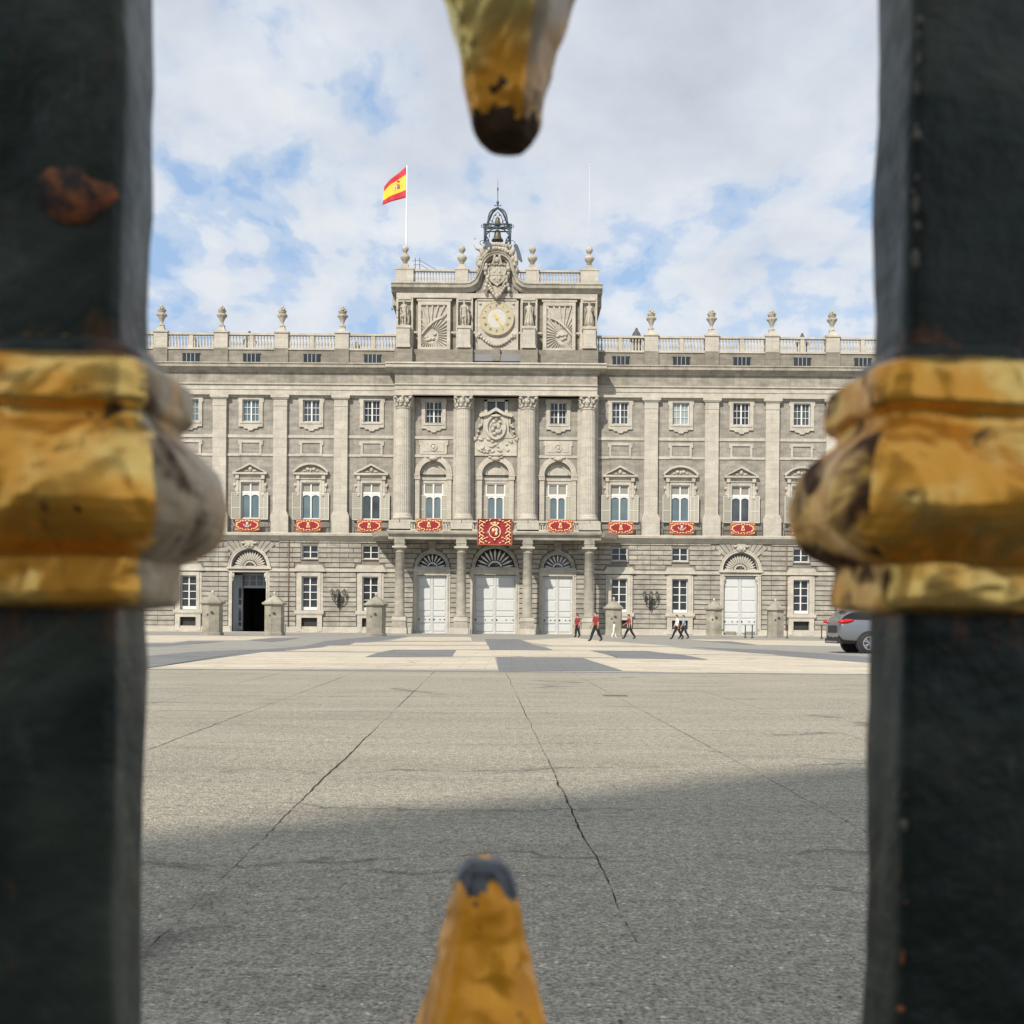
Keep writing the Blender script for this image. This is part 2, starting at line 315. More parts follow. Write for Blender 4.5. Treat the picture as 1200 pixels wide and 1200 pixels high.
# ------------------------------------------------------------------ mesh builder
class MB:
    def __init__(s): s.v = []; s.f = []; s.m = []; s.mats = []; s.sm = []
    def mi(s, mat):
        if mat not in s.mats: s.mats.append(mat)
        return s.mats.index(mat)
    def add(s, vs, fs, mat, smooth=False):
        o = len(s.v); s.v += [tuple(p) for p in vs]; k = s.mi(mat)
        for f in fs: s.f.append([i+o for i in f]); s.m.append(k); s.sm.append(smooth)
        return s
    def box(s, x0, x1, y0, y1, z0, z1, mat):
        x0, x1 = sorted((x0, x1)); y0, y1 = sorted((y0, y1)); z0, z1 = sorted((z0, z1))
        vs = [(x, y, z) for z in (z0, z1) for y in (y0, y1) for x in (x0, x1)]
        return s.add(vs, [(0, 2, 3, 1), (4, 5, 7, 6), (0, 1, 5, 4), (2, 6, 7, 3), (0, 4, 6, 2), (1, 3, 7, 5)], mat)
    def cbox(s, x0, x1, yb, yf, z0, z1, ch, mat):
        """block on a wall: back at yb, chamfered front at yf (yf<yb)"""
        vs = [(x0, yb, z0), (x1, yb, z0), (x1, yb, z1), (x0, yb, z1),
              (x0+ch, yf, z0+ch), (x1-ch, yf, z0+ch), (x1-ch, yf, z1-ch), (x0+ch, yf, z1-ch)]
        return s.add(vs, [(4, 5, 6, 7), (0, 1, 5, 4), (1, 2, 6, 5), (2, 3, 7, 6), (3, 0, 4, 7)], mat)
    def prism(s, poly, y0, y1, mat):
        """poly in (x,z), counter-clockwise seen from -Y; front y0 (nearer), back y1"""
        n = len(poly); vs = [(x, y0, z) for x, z in poly]+[(x, y1, z) for x, z in poly]
        fs = [tuple(range(n)), tuple(range(2*n-1, n-1, -1))]+[((i+1) % n, i, n+i, n+(i+1) % n) for i in range(n)]
        return s.add(vs, fs, mat)
    def arc(s, cx, cz, r0, r1, a0, a1, y0, y1, mat, n=16, sz=1.0):
        """ring segment band in the xz plane"""
        vs = []; fs = []
        for i in range(n+1):
            a = a0+(a1-a0)*i/n; c, q = cos(a), sin(a)*sz
            vs += [(cx+r0*c, y0, cz+r0*q), (cx+r1*c, y0, cz+r1*q), (cx+r1*c, y1, cz+r1*q), (cx+r0*c, y1, cz+r0*q)]
        for i in range(n):
            k = 4*i
            for j in range(4): fs.append((k+j, k+(j+1) % 4, k+4+(j+1) % 4, k+4+j))
        fs += [(0, 3, 2, 1), (4*n, 4*n+1, 4*n+2, 4*n+3)]
        return s.add(vs, fs, mat)
    def disc(s, cx, cz, r, y0, y1, mat, n=24, sz=1.0):
        return s.prism([(cx+r*cos(2*pi*i/n), cz+sz*r*sin(2*pi*i/n)) for i in range(n)], y0, y1, mat)
    def extr(s, x0, x1, prof, mat):
        """moulding: profile (y,z) points top to bottom extruded along x"""
        n = len(prof); vs = [(x0, y, z) for y, z in prof]+[(x1, y, z) for y, z in prof]
        fs = [(i, n+i, n+(i+1) % n, (i+1) % n) for i in range(n)]+[tuple(range(n)), tuple(range(2*n-1, n-1, -1))]
        return s.add(vs, fs, mat)
    def lathe(s, prof, cx, cy, mat, seg=16, smooth=True, a0=0.0, sx=1.0, sy=1.0):
        n = len(prof); vs = []
        for r, z in prof:
            for j in range(seg):
                a = a0+2*pi*j/seg; vs.append((cx+r*cos(a)*sx, cy+r*sin(a)*sy, z))
        fs = [(i*seg+j, i*seg+(j+1) % seg, (i+1)*seg+(j+1) % seg, (i+1)*seg+j) for i in range(n-1) for j in range(seg)]
        fs = [tuple(reversed(f)) for f in fs] if prof[0][1] > prof[-1][1] else fs
        s.add(vs, fs, mat, smooth)
        o = len(s.v)-n*seg; k = s.mi(mat)
        for base, flip in ((0, prof[0][1] < prof[-1][1]), ((n-1)*seg, prof[0][1] > prof[-1][1])):
            f = [o+base+j for j in range(seg)]
            if flip: f.reverse()
            s.f.append(f); s.m.append(k); s.sm.append(False)
        return s
    def blob(s, c, r, mat, seg=8, rings=5, rot=None):
        vs = []; fs = []
        for i in range(rings+1):
            th = pi*i/rings
            for j in range(seg):
                ph = 2*pi*j/seg; v = Vector((r[0]*sin(th)*cos(ph), r[1]*sin(th)*sin(ph), r[2]*cos(th)))
                if rot: v = rot @ v
                vs.append((c[0]+v.x, c[1]+v.y, c[2]+v.z))
        for i in range(rings):
            for j in range(seg):
                fs.append((i*seg+j, (i+1)*seg+j, (i+1)*seg+(j+1) % seg, i*seg+(j+1) % seg))
        return s.add(vs, fs, mat, True)
    def tube(s, pts, r, mat, seg=6, smooth=True):
        rr = r if hasattr(r, '__len__') else [r]*len(pts)
        P = [Vector(p) for p in pts]; vs = []; prev = None
        for i, p in enumerate(P):
            d = (P[min(i+1, len(P)-1)]-P[max(i-1, 0)]).normalized()
            ref = Vector((0, 0, 1)) if abs(d.z) < 0.9 else Vector((0, 1, 0))
            if prev is not None:
                u = (prev-d*prev.dot(d))
                u = u.normalized() if u.length > 1e-5 else d.cross(ref).normalized()
            else: u = d.cross(ref).normalized()
            prev = u; v = d.cross(u)
            for j in range(seg):
                a = 2*pi*j/seg; q = p+(u*cos(a)+v*sin(a))*rr[i]; vs.append(tuple(q))
        n = len(P)
        fs = [(i*seg+j, i*seg+(j+1) % seg, (i+1)*seg+(j+1) % seg, (i+1)*seg+j) for i in range(n-1) for j in range(seg)]
        fs += [tuple(range(seg-1, -1, -1)), tuple((n-1)*seg+j for j in range(seg))]
        return s.add(vs, fs, mat, smooth)
    def xform(s, mtx):
        s.v = [tuple(mtx @ Vector(p)) for p in s.v]; return s
    def mesh(s, name):
        me = bpy.data.meshes.new(name); me.from_pydata(s.v, [], s.f)
        for k in s.mats: me.materials.append(M[k])
        me.polygons.foreach_set('material_index', s.m); me.polygons.foreach_set('use_smooth', s.sm)
        me.update(); return me

def link(name, mesh, parent=None, loc=(0, 0, 0), rz=0.0, label=None, cat=None, group=None, kind=None):
    if isinstance(mesh, MB): mesh = mesh.mesh(name)
    o = bpy.data.objects.new(name, mesh); COL.objects.link(o)
    o.location = loc; o.rotation_euler = (0, 0, rz)
    if parent: o.parent = parent
    if label: o['label'] = label
    if cat: o['category'] = cat
    if group: o['group'] = group
    if kind: o['kind'] = kind
    return o
def thing(name, label, cat, loc=(0, 0, 0), rz=0.0, group=None):
    return link(name, None, None, loc, rz, label, cat, group)

def img(x, y):
    """ground point (z=0) under a measured direction of the photograph"""
    u = (x-600)/F_PX; q = (HOR-y)/F_PX
    X = u*cos(ROLL)-q*sin(ROLL); Z = u*sin(ROLL)+q*cos(ROLL); D = CAM_H/(-Z)
    return (X*D, D)

# ================================================================== SETTING
ground = link('ground', MB().box(-700, 700, -300, 1200, -0.30, -0.05, 'ground'), kind='structure')
PX, PY = -1.70, 108.2        # palace axis and plane of its wings

far = MB().box(-62, 62, 21.35, 112, -0.045, 0.0, 'asphalt_far')
plaza = link('parade_ground', far, kind='structure')
# bedding under the near slabs, seen only in the open joints
link('bitumen_bed', MB().box(-17, 17, 0.6, 21.35, -0.045, -0.016, 'soil'), plaza)
# near asphalt laid in strips with ragged joints running to the palace
VPX = (566-600)/F_PX
seams = [-13.5, -10.9, -8.0, -6.4, -4.95, -3.65, -2.36, -0.915, 0.44, 1.70, 3.05, 4.4, 5.8, 7.6, 10.2, 13.5]
rnd = random.Random(3)
def seam_x(x0, y): return x0+VPX*y*1.0
wob = {}
ys = []
y = 0.62
while y < 21.0: ys.append(y); y += 0.035 if 2.2 < y < 10 else 0.12
ys.append(21.05)
for i, x0 in enumerate(seams):
    rx = 0; L = []
    for y in ys:
        rx = rx*0.80+rnd.uniform(-0.0035, 0.0035)
        low = 0.003*sin(y*1.7+i)+0.002*sin(y*4.1+2*i)
        g = 0.0038+0.0026*sin(y*0.9+i*2)+rnd.uniform(-0.002, 0.0025)
        if i in (7, 8) and 5.8 < y < 9.5: g += 0.0016
        if i == 9 and y > 4.5: g += 0.0022
        if i == 6: g += 0.001
        if i == 7 and y < 5.8: g += 0.0014
        if y < 5.6: g -= 0.0014+(0.0002 if i == 7 else 0.0012)*(5.6-y)
        L.append((seam_x(x0, y)+rx+low, max(0.0002, g)))
    wob[i] = L
for i in range(len(seams)-1):
    mb = MB(); vs = []; fs = []
    for k, y in enumerate(ys):
        xa = wob[i][k][0]+wob[i][k][1]; xb = wob[i+1][k][0]-wob[i+1][k][1]
        vs += [(xa, y, 0), (xb, y, 0), (xa, y, -0.016), (xb, y, -0.016)]
    for k in range(len(ys)-1):
        a = 4*k; b = a+4
        fs += [(a, a+1, b+1, b), (a+2, a, b, b+2), (a+1, a+3, b+3, b+1)]
    mb.add(vs, fs, 'asphalt'); link('asphalt_strip', mb, plaza)
mb = MB(); mb.box(-62, -17, 0.6, 21.05, -0.045, -0.001, 'asphalt'); mb.box(17, 62, 0.6, 21.05, -0.045, -0.001, 'asphalt'); link('asphalt_margin', mb, plaza)
mb = MB(); mb.box(-62, 62, 21.06, 21.34, -0.045, 0.004, 'blue_granite'); link('granite_edging', mb, plaza)
link('added_dark_pavement', MB().box(-62, 62, -12, 0.58, -0.045, 0.0, 'added_dark'), plaza)  # unseen strip added to darken gilded undersides and bars by reflection
# granite inlays
Zo = {1: 160, 2: 370, 3: 580, 4: 800}
def zz(i, x, y): return (Zo[i]+x/5.4545, 740+y/5.4545)
def field(name, mat, pts, z):
    P = [img(*zz(*p)) for p in pts]; P = [(x, max(21.36, min(PY-0.9, y))) for x, y in P]
    a = sum(P[i][0]*P[(i+1) % len(P)][1]-P[(i+1) % len(P)][0]*P[i][1] for i in range(len(P)))
    if a < 0: P.reverse()
    n = len(P); vs = [(x, y, z) for x, y in P]+[(x, y, 0.001) for x, y in P]
    fs = [tuple(range(n))]+[(i, n+i, n+(i+1) % n, (i+1) % n) for i in range(n)]
    o = link(name, MB().add(vs, fs, mat), plaza)
    bm = bmesh.new(); bm.from_mesh(o.data); bmesh.ops.triangulate(bm, faces=[f for f in bm.faces if len(f.verts) > 4]); bm.to_mesh(o.data); bm.free()
    return o
PG, BG = 'pale_granite', 'blue_granite'
field('pale_granite_field', PG, [(1, -400, 24), (1, 300, 26), (1, 1070, 35), (1, 860, 41), (1, 700, 56), (1, 350, 58), (1, 230, 71), (1, -400, 73)], 0.006)
field('grey_granite_field', BG, [(1, -100, 77), (1, 230, 77), (1, 330, 63), (1, 560, 63), (1, 450, 75), (1, 180, 95), (1, -100, 100)], 0.006)
field('grey_granite_field', BG, [(1, 720, 58), (1, 860, 43), (1, 1050, 40), (1, 950, 58), (1, 850, 68)], 0.010)
field('grey_granite_field', BG, [(1, -90, 258), (1, 40, 239), (1, 560, 164), (1, 810, 131), (1, 930, 124), (2, 30, 103), (2, 215, 84), (2, 420, 58), (2, 600, 30), (2, 390, 30), (2, 55, 62), (1, 1070, 95), (1, 820, 115), (1, 370, 130), (1, 40, 162), (1, -400, 215)], 0.006)
field('pale_granite_field', PG, [(1, -10, 246), (1, 40, 241), (1, 810, 133), (2, 55, 134), (2, 395, 137), (2, 310, 166), (2, 1145, 166), (2, 1166, 244)], 0.007)
field('pale_granite_field', PG, [(1, 950, 124), (2, 40, 103), (2, 90, 92), (2, 1105, 92), (2, 1113, 115), (2, 500, 116), (2, 430, 129)], 0.008)
field('grey_granite_field', BG, [(2, 395, 141), (2, 500, 119), (2, 896, 120), (2, 870, 160), (2, 325, 164)], 0.008)
field('pale_granite_field', PG, [(2, 900, 121), (3, 600, 123), (3, 785, 166), (3, 550, 163), (2, 874, 159)], 0.009)
field('pale_granite_field', PG, [(2, 218, 86), (2, 250, 73), (2, 600, 68), (2, 1085, 68), (2, 1095, 86)], 0.009)
field('pale_granite_field', PG, [(2, 470, 60), (2, 600, 36), (2, 800, 35), (2, 990, 36), (2, 1000, 60)], 0.009)
field('grey_granite_field', BG, [(3, -62, 50), (3, 150, 50), (3, 240, 85), (3, 365, 118), (3, -32, 118), (3, -45, 85)], 0.010)
field('grey_granite_field', BG, [(3, 12, 166), (3, 560, 171), (3, 810, 251), (3, 25, 262)], 0.010)
field('pale_granite_field', PG, [(3, 180, 58), (3, 500, 40), (3, 700, 62), (3, 1130, 93), (3, 370, 90), (3, 240, 75)], 0.008)
field('pale_granite_field', PG, [(3, 320, 97), (3, 1130, 99), (4, 0, 110), (4, 600, 150), (4, 0, 146), (3, 1100, 140), (3, 960, 124), (3, 370, 118)], 0.008)
field('grey_granite_field', BG, [(3, 625, 125), (3, 975, 126), (3, 1100, 142), (3, 1200, 150), (4, 165, 181), (3, 1200, 178), (3, 785, 170)], 0.009)
field('pale_granite_field', PG, [(3, 567, 173), (3, 790, 175), (4, -10, 181), (4, 165, 184), (4, 0, 151), (4, 590, 156), (4, 1240, 207), (4, 1240, 276), (4, 0, 262), (3, 812, 251)], 0.007)
field('pale_granite_field', PG, [(4, 30, 50), (4, 480, 55), (4, 1200, 66), (4, 1400, 84), (4, 1010, 95), (4, 700, 88), (4, 470, 85), (4, 400, 75), (4, 150, 60)], 0.006)
field('grey_granite_field', BG, [(4, 110, 62), (4, 300, 63), (4, 480, 86), (4, 380, 84)], 0.009)
field('grey_granite_field', BG, [(4, 60, 101), (4, 600, 121), (4, 1300, 172), (4, 1300, 209), (4, 1200, 203), (4, 590, 151)], 0.006)
X_, Y_ = img(721, 815.5)
dc = thing('drain_cover', 'small dark iron drain cover set in the asphalt right of the middle seam', 'drain cover', (X_, Y_, 0))
m_ = MB(); m_.box(-0.16, 0.16, -0.10, 0.10, -0.01, 0.004, 'pipe')
for i in range(4): m_.box(-0.14, 0.14, -0.08+i*0.045, -0.06+i*0.045, 0.004, 0.008, 'pipe')
link('grating', m_, dc)
# pavement kerb in front of the palace
mb = MB(); mb.box(PX-54, PX+54, PY-0.85, PY-0.3, -0.04, 0.06, 'trim'); link('kerb', mb, plaza)

# ================================================================== PALACE
palace = thing('royal_palace', 'long pale stone palace facade with giant pilasters, balustrade and central clock attic', 'palace', (PX, PY, 0))
def pp(name, mb, x=0, y=0, z=0, parent=None, kind=None, label=None): return link(name, mb, parent or palace, (x, y, z), kind=kind, label=label)
BAY = 5.91
def bx(k): return 12.13+BAY*(k-1)
def pxk(k): return 15.12+BAY*(k-1)
NB = 7
XE = pxk(NB)+0.7

def wallgrid(mb, x0, x1, z0, z1, holes, yf, depth, mat):
    xs = sorted({x0, x1, *[h[0] for h in holes], *[h[1] for h in holes]}); zs = sorted({z0, z1, *[h[2] for h in holes], *[h[3] for h in holes]})
    for i in range(len(xs)-1):
        for j in range(len(zs)-1):
            cx = (xs[i]+xs[i+1])/2; cz = (zs[j]+zs[j+1])/2
            if any(h[0] < cx < h[1] and h[2] < cz < h[3] for h in holes): continue
            mb.add([(xs[i], yf, zs[j]), (xs[i+1], yf, zs[j]), (xs[i+1], yf, zs[j+1]), (xs[i], yf, zs[j+1])], [(0, 1, 2, 3)], mat)
    for a, b, c, d in holes:
        yb = yf+depth
        mb.add([(a, yf, c), (a, yb, c), (a, yb, d), (a, yf, d)], [(0, 1, 2, 3)], mat)
        mb.add([(b, yf, c), (b, yb, c), (b, yb, d), (b, yf, d)], [(3, 2, 1, 0)], mat)
        mb.add([(a, yf, d), (b, yf, d), (b, yb, d), (a, yb, d)], [(3, 2, 1, 0)], mat)
        mb.add([(a, yf, c), (b, yf, c), (b, yb, c), (a, yb, c)], [(0, 1, 2, 3)], mat)
def archtop(mb, cx, zb, r, ztop, yf, depth, mat, n=16):
    """wall above a round arch inside [cx-r,cx+r]x[zb,ztop] plus the soffit"""
    P = [(cx+r*cos(pi*i/n), zb+r*sin(pi*i/n)) for i in range(n+1)]
    for i in range(n):
        (a, b), (c, d) = P[i], P[i+1]
        mb.add([(a, yf, b), (c, yf, d), (c, yf, ztop), (a, yf, ztop)], [(3, 2, 1, 0)], mat)
        mb.add([(a, yf, b), (c, yf, d), (c, yf+depth, d), (a, yf+depth, b)], [(0, 1, 2, 3)], mat)

HB = BAY/2
# --- upper wall of one bay, two windows
mb = MB(); wallgrid(mb, -HB, HB, 9.7, 23.2, [(-0.82, 0.82, 20.55, 22.75), (-0.9, 0.9, 10.9, 14.65)], 0.0, 0.45, 'wall')
mb.box(-HB, HB, -0.09, 0.0, 19.0, 19.3, 'trim'); mb.box(-HB, HB, -0.09, 0.0, 17.2, 17.45, 'trim'); mb.box(-HB, HB, -0.07, 0.0, 22.95, 23.2, 'trim')
upper_wall = mb.mesh('upper_wall')

# --- top window
def top_window(glassmat, dep=0):
    s = MB()
    for sx in (-1, 1):
        s.box(sx*0.82, sx*1.17, -0.13, 0.02, 19.95+0.1, 22.98, 'trim')
        s.box(sx*1.17, sx*1.27, -0.11, 0.02, 22.45, 22.98, 'trim')
    s.box(-0.82, 0.82, -0.13, 0.02, 22.72, 22.98, 'trim')
    s.box(-1.02, 1.02, -0.22, 0.02, 20.37, 20.55, 'trim')
    s.prism([(-1.17, 20.05), (-0.75, 20.05), (-0.62, 19.88), (-0.3, 19.86), (-0.2, 19.70), (0.2, 19.70), (0.3, 19.86), (0.62, 19.88), (0.75, 20.05), (1.17, 20.05), (1.17, 20.37), (-1.17, 20.37)], -0.16, 0.02, 'trim')
    f = MB()
    f.box(-0.82, 0.82, 0.16, 0.24, 22.66, 22.75, 'white'); f.box(-0.82, 0.82, 0.14, 0.24, 20.55, 20.66, 'white')
    for sx in (-1, 1):
        f.box(sx*0.72, sx*0.82, 0.16, 0.24, 20.66, 22.66, 'white')
        for z in (21.32, 21.98): f.box(sx*0.07, sx*0.72, 0.18, 0.23, z-0.025, z+0.025, 'white')
        f.box(sx*0.38, sx*0.42, 0.185, 0.235, 20.66, 22.66, 'white')
    f.box(-0.07, 0.07, 0.13, 0.23, 20.66, 22.66, 'white')
    g = MB(); g.box(-0.82, 0.82, 0.25, 0.30, 20.55, 22.75, glassmat)
    return s.mesh('window'), f.mesh('window_frame'), g.mesh('pane')
TW = {g: top_window(g) for g in ('gl_dark', 'gl_pale', 'gl_mid', 'gl_blue')}
def place_win(tup, x, y=0, z=0, extra=()):
    o = pp('window', tup[0], x, y, z)
    link('window_frame', tup[1], o); link('pane', tup[2], o)
    for nm, m in extra: link(nm, m, o)
    return o
# --- framed blind panel
mb = MB()
mb.box(-0.86, 0.86, -0.03, 0.01, 17.55, 18.5, 'wall')
for sx in (-1, 1):
    mb.box(sx*0.86, sx*1.08, -0.13, 0, 17.25, 18.75, 'trim'); mb.box(sx*1.08, sx*1.2, -0.11, 0, 18.3, 18.75, 'trim')
mb.box(-0.86, 0.86, -0.13, 0, 18.5, 18.75, 'trim'); mb.box(-0.86, 0.86, -0.13, 0, 17.25, 17.5, 'trim')
blind = mb.mesh('framed_panel')

# --- tall balcony window
def french(kind, gm, shut=True):
    s = MB()   # stone surround with scrolled consoles
    for sx in (-1, 1):
        s.box(sx*0.9, sx*1.08, -0.12, 0.02, 10.9, 14.9, 'trim')
        s.box(sx*1.10, sx*1.5, -0.10, 0.02, 13.7, 14.2, 'trim'); s.box(sx*1.10, sx*1.62, -0.14, 0.02, 14.2, 14.55, 'trim')
        s.box(sx*1.12, sx*1.34, -0.16, 0.02, 13.3, 14.95, 'trim'); s.box(sx*1.08, sx*1.42, -0.30, 0.02, 14.95, 15.4, 'trim')
        s.blob((sx*1.23, -0.2, 13.4), (0.13, 0.12, 0.16), 'trim'); s.blob((sx*1.52, -0.16, 14.35), (0.12, 0.1, 0.14), 'trim')
    s.box(-0.9, 0.9, -0.12, 0.02, 14.65, 14.9, 'trim'); s.box(-1.08, 1.08, -0.16, 0.02, 14.97, 15.08, 'trim')
    s.box(-1.05, 1.05, -0.10, 0.02, 15.12, 15.36, 'trim'); s.box(-0.5, 0.5, -0.15, 0.02, 15.14, 15.34, 'trim')
    f = MB()
    f.box(-0.9, 0.9, 0.10, 0.2, 13.55, 13.78, 'white'); f.box(-0.9, 0.9, 0.10, 0.2, 14.55, 14.65, 'white')
    f.box(-0.07, 0.07, 0.08, 0.2, 10.95, 14.55, 'white')
    for sx in (-1, 1):
        f.box(sx*0.80, sx*0.9, 0.10, 0.2, 10.95, 14.55, 'white')
        f.box(sx*0.07, sx*0.80, 0.12, 0.2, 10.95, 11.2, 'white')
        c = sx*0.435   # arched heads of the leaves
        for i in range(8):
            a, b = pi*i/8, pi*(i+1)/8
            f.prism([(c+0.36*cos(a), 13.22+0.22*sin(a)), (c+0.36*cos(a), 13.56), (c+0.36*cos(b), 13.56), (c+0.36*cos(b), 13.22+0.22*sin(b))][::-1], 0.12, 0.2, 'white')
    g = MB(); g.box(-0.9, 0.9, 0.22, 0.28, 10.9, 13.6, gm)
    g2 = MB(); g2.box(-0.9, 0.9, 0.21, 0.28, 13.7, 14.65, 'pane_tr')
    return s.mesh('window'), f.mesh('window_frame'), g.mesh('pane'), g2.mesh('transom_pane')
FR = {g: french(0, g) for g in ('gl_blue', 'gl_mid', 'gl_pale')}
def shutter(style):
    s = MB(); w_ = 0.88
    s.box(0, w_, 0, 0.05, 11.0, 13.6, 'shutter' if style else 'shutter2')
    s.box(0, 0.07, -0.03, 0, 11.0, 13.6, 'shutter'); s.box(w_-0.07, w_, -0.03, 0, 11.0, 13.6, 'shutter')
    for z in (11.0, 12.1, 13.53): s.box(0.07, w_-0.07, -0.03, 0, z, z+0.07, 'shutter')
    s.box(0.42, 0.46, -0.02, 0, 11.07, 13.53, 'shutter')
    s.box(0, 0.07, 0.05, 0.08, 11.0, 13.6, 'shutter'); s.box(w_-0.07, w_, 0.05, 0.08, 11.0, 13.6, 'shutter')
    for z in (11.0, 12.1, 13.53): s.box(0.07, w_-0.07, 0.05, 0.08, z, z+0.07, 'shutter')
    for i in range(12): s.box(0.09, w_-0.09, 0.05, 0.065, 11.12+i*0.2, 11.14+i*0.2, 'shutter2')
    for i in range(12): s.box(0.09, w_-0.09, -0.018, 0, 11.12+i*0.2, 11.14+i*0.2, 'shutter')
    return s.mesh('shutter')
SH = [shutter(0), shutter(0)]
def pediment(seg):
    s = MB()
    s.box(-1.68, 1.68, -0.42, 0.02, 15.40, 15.58, 'trim'); s.box(-1.58, 1.58, -0.34, 0.02, 15.34, 15.40, 'trim')
    if seg:
        Rr = 2.05; a = math.asin(1.62/Rr); cz = 15.6-Rr*cos(a)+0.0
        s.arc(0, cz, Rr-0.02, Rr+0.17, pi/2-a, pi/2+a, -0.42, 0.02, 'trim', 14)
        s.prism([(Rr*sin(t), cz+Rr*cos(t)) for t in [a-2*a*i/12 for i in range(13)]][::1], -0.08, 0.02, 'wall')
        for sx in (-1, 1):
            s.blob((sx*0.3, -0.12, 15.95), (0.22, 0.12, 0.17), 'trim'); s.blob((sx*0.62, -0.1, 15.8), (0.2, 0.08, 0.09), 'trim')
        s.blob((0, -0.16, 15.88), (0.12, 0.1, 0.2), 'trim')
    else:
        s.prism([(-1.68, 15.58), (-1.45, 15.58), (0, 16.32), (0, 16.52)][::1], -0.42, 0.02, 'trim')
        s.prism([(0, 16.32), (1.45, 15.58), (1.68, 15.58), (0, 16.52)], -0.42, 0.02, 'trim')
        s.prism([(-1.45, 15.58), (1.45, 15.58), (0, 16.32)], -0.08, 0.02, 'wall')
        s.blob((0, -0.14, 15.95), (0.2, 0.12, 0.26), 'trim')
        for sx in (-1, 1): s.blob((sx*0.42, -0.1, 15.76), (0.26, 0.08, 0.1), 'trim')
    return s.mesh('pediment')
PED = [pediment(0), pediment(1)]
# wing balcony: low iron railing with small stone ends
mb = MB()
for x in [i*0.145-1.95 for i in range(28)]: mb.box(x-0.012, x+0.012, -0.72, -0.70, 9.80, 10.9, 'iron')
mb.box(-1.98, 1.98, -0.74, -0.68, 10.9, 10.95, 'iron'); mb.box(-1.98, 1.98, -0.73, -0.69, 9.85, 9.88, 'iron')
for sx in (-1, 1): mb.box(sx*1.95, sx*1.98, -0.7, -0.02, 10.9, 10.94, 'iron'); mb.box(sx*1.94, sx*1.99, -0.74, -0.69, 9.72, 10.98, 'iron')
rail_mesh = mb.mesh('balcony_railing')

# --- pilaster
mb = MB()
mb.box(-0.66, 0.66, -0.36, 0.0, 11.75, 22.1, 'trim2')
mb.box(-0.78, 0.78, -0.46, 0.0, 11.48, 11.68, 'trim'); mb.box(-0.72, 0.72, -0.42, 0.0, 11.68, 11.78, 'trim')
mb.box(-0.88, 0.88, -0.50, 0.0, 9.7, 11.48, 'trim2')
mb.box(-0.70, 0.70, -0.40, 0.0, 22.05, 22.13, 'trim'); mb.box(-0.67, 0.67, -0.37, 0.0, 22.13, 22.75, 'trim2')
mb.box(-0.80, 0.80, -0.48, 0.0, 22.75, 22.86, 'trim'); mb.box(-0.90, 0.90, -0.56, 0.0, 22.86, 23.12, 'trim')
pil = mb.mesh('pilaster')

# --- wing entablature, string course, attic
def entab(x0, x1, y0, z):
    """z: dict of levels"""
    a = MB()
    a.box(x0, x1, y0-0.02, y0+0.5, z['ar0'], z['ar0']+0.5, 'trim'); a.box(x0, x1, y0-0.08, y0+0.5, z['ar0']+0.5, z['ar1']-0.12, 'trim')
    a.box(x0, x1, y0-0.22, y0+0.5, z['ar1']-0.12, z['ar1'], 'trim')
    b = MB(); b.box(x0, x1, y0, y0+0.5, z['ar1'], z['fr'], 'frieze')
    c = MB(); zf, zt = z['fr'], z['top']; h = zt-zf
    c.extr(x0, x1, [(y0+0.6, zt), (y0-0.78, zt), (y0-0.80, zt-0.10), (y0-0.70, zt-0.16), (y0-0.68, zt-0.42), (y0-0.40, zt-0.48), (y0-0.34, zt-0.60), (y0-0.16, zt-0.70), (y0-0.12, zf), (y0+0.6, zf)], 'cornice')
    return a, b, c
for s_ in (-1, 1):
    xa, xb = (9.6, XE) if s_ > 0 else (-XE, -9.6)
    a, b, c = entab(xa, xb, -0.42, dict(ar0=23.12, ar1=24.22, fr=25.28, top=26.12))
    pp('architrave', a); pp('frieze', b); pp('main_cornice', c)
    m_ = MB(); m_.extr(xa, xb, [(0.3, 9.7), (-0.78, 9.7), (-0.82, 9.62), (-0.78, 9.42), (-0.5, 9.34), (-0.42, 9.2), (-0.3, 9.1), (-0.27, 8.95), (0.3, 8.95)], 'trim'); pp('string_course', m_)
    m_ = MB(); m_.box(xa, xb, 0.05, 0.7, 26.12, 27.72, 'plinth'); m_.box(xa, xb, -0.05, 0.8, 27.60, 27.78, 'trim'); pp('parapet_base', m_)
    m_ = MB(); m_.box(xa, xb, 0.06, 0.5, 29.05, 29.25, 'trim'); pp('parapet_rail', m_)
    m_ = MB(); m_.box(xa, xb, -0.44, 0.0, 0.0, 0.5, 'trim2'); m_.box(xa, xb, -0.40, 0.0, 0.5, 0.62, 'trim')
# baluster
BAL = [(0.10, 0.0), (0.11, 0.08), (0.07, 0.14), (0.12, 0.40), (0.125, 0.50), (0.06, 0.80), (0.05, 0.95), (0.10, 1.02), (0.10, 1.14), (0.06, 1.18), (0.06, 1.27)]
def balusters(w_, n, skip_mid=True, sc=1.0):
    s = MB()
    for i in range(n):
        x = -w_/2+w_*(i+0.5)/n
        if skip_mid and abs(x) < 0.2: s.box(-0.2, 0.2, 0.12, 0.44, 0, 1.27*sc, 'trim'); continue
        s.lathe([(r_, z_*sc) for r_, z_ in BAL], x, 0.28, 'trim', 8)
    return s.mesh('balusters')
bal_mesh = balusters(BAY-1.35, 15)
mb = MB(); mb.box(-0.66, 0.66, -0.04, 0.8, 26.12, 29.25, 'trim2'); mb.box(-0.70, 0.70, -0.09, 0.8, 26.12, 27.75, 'plinth'); mb.box(-0.74, 0.74, -0.14, 0.85, 29.25, 29.42, 'trim')
mb.lathe([(0.68, 29.42), (0.55, 29.5), (0.40, 29.72), (0.36, 29.9)], 0, 0.35, 'trim', 4, False, pi/4)
ped_mesh = mb.mesh('parapet_pedestal')
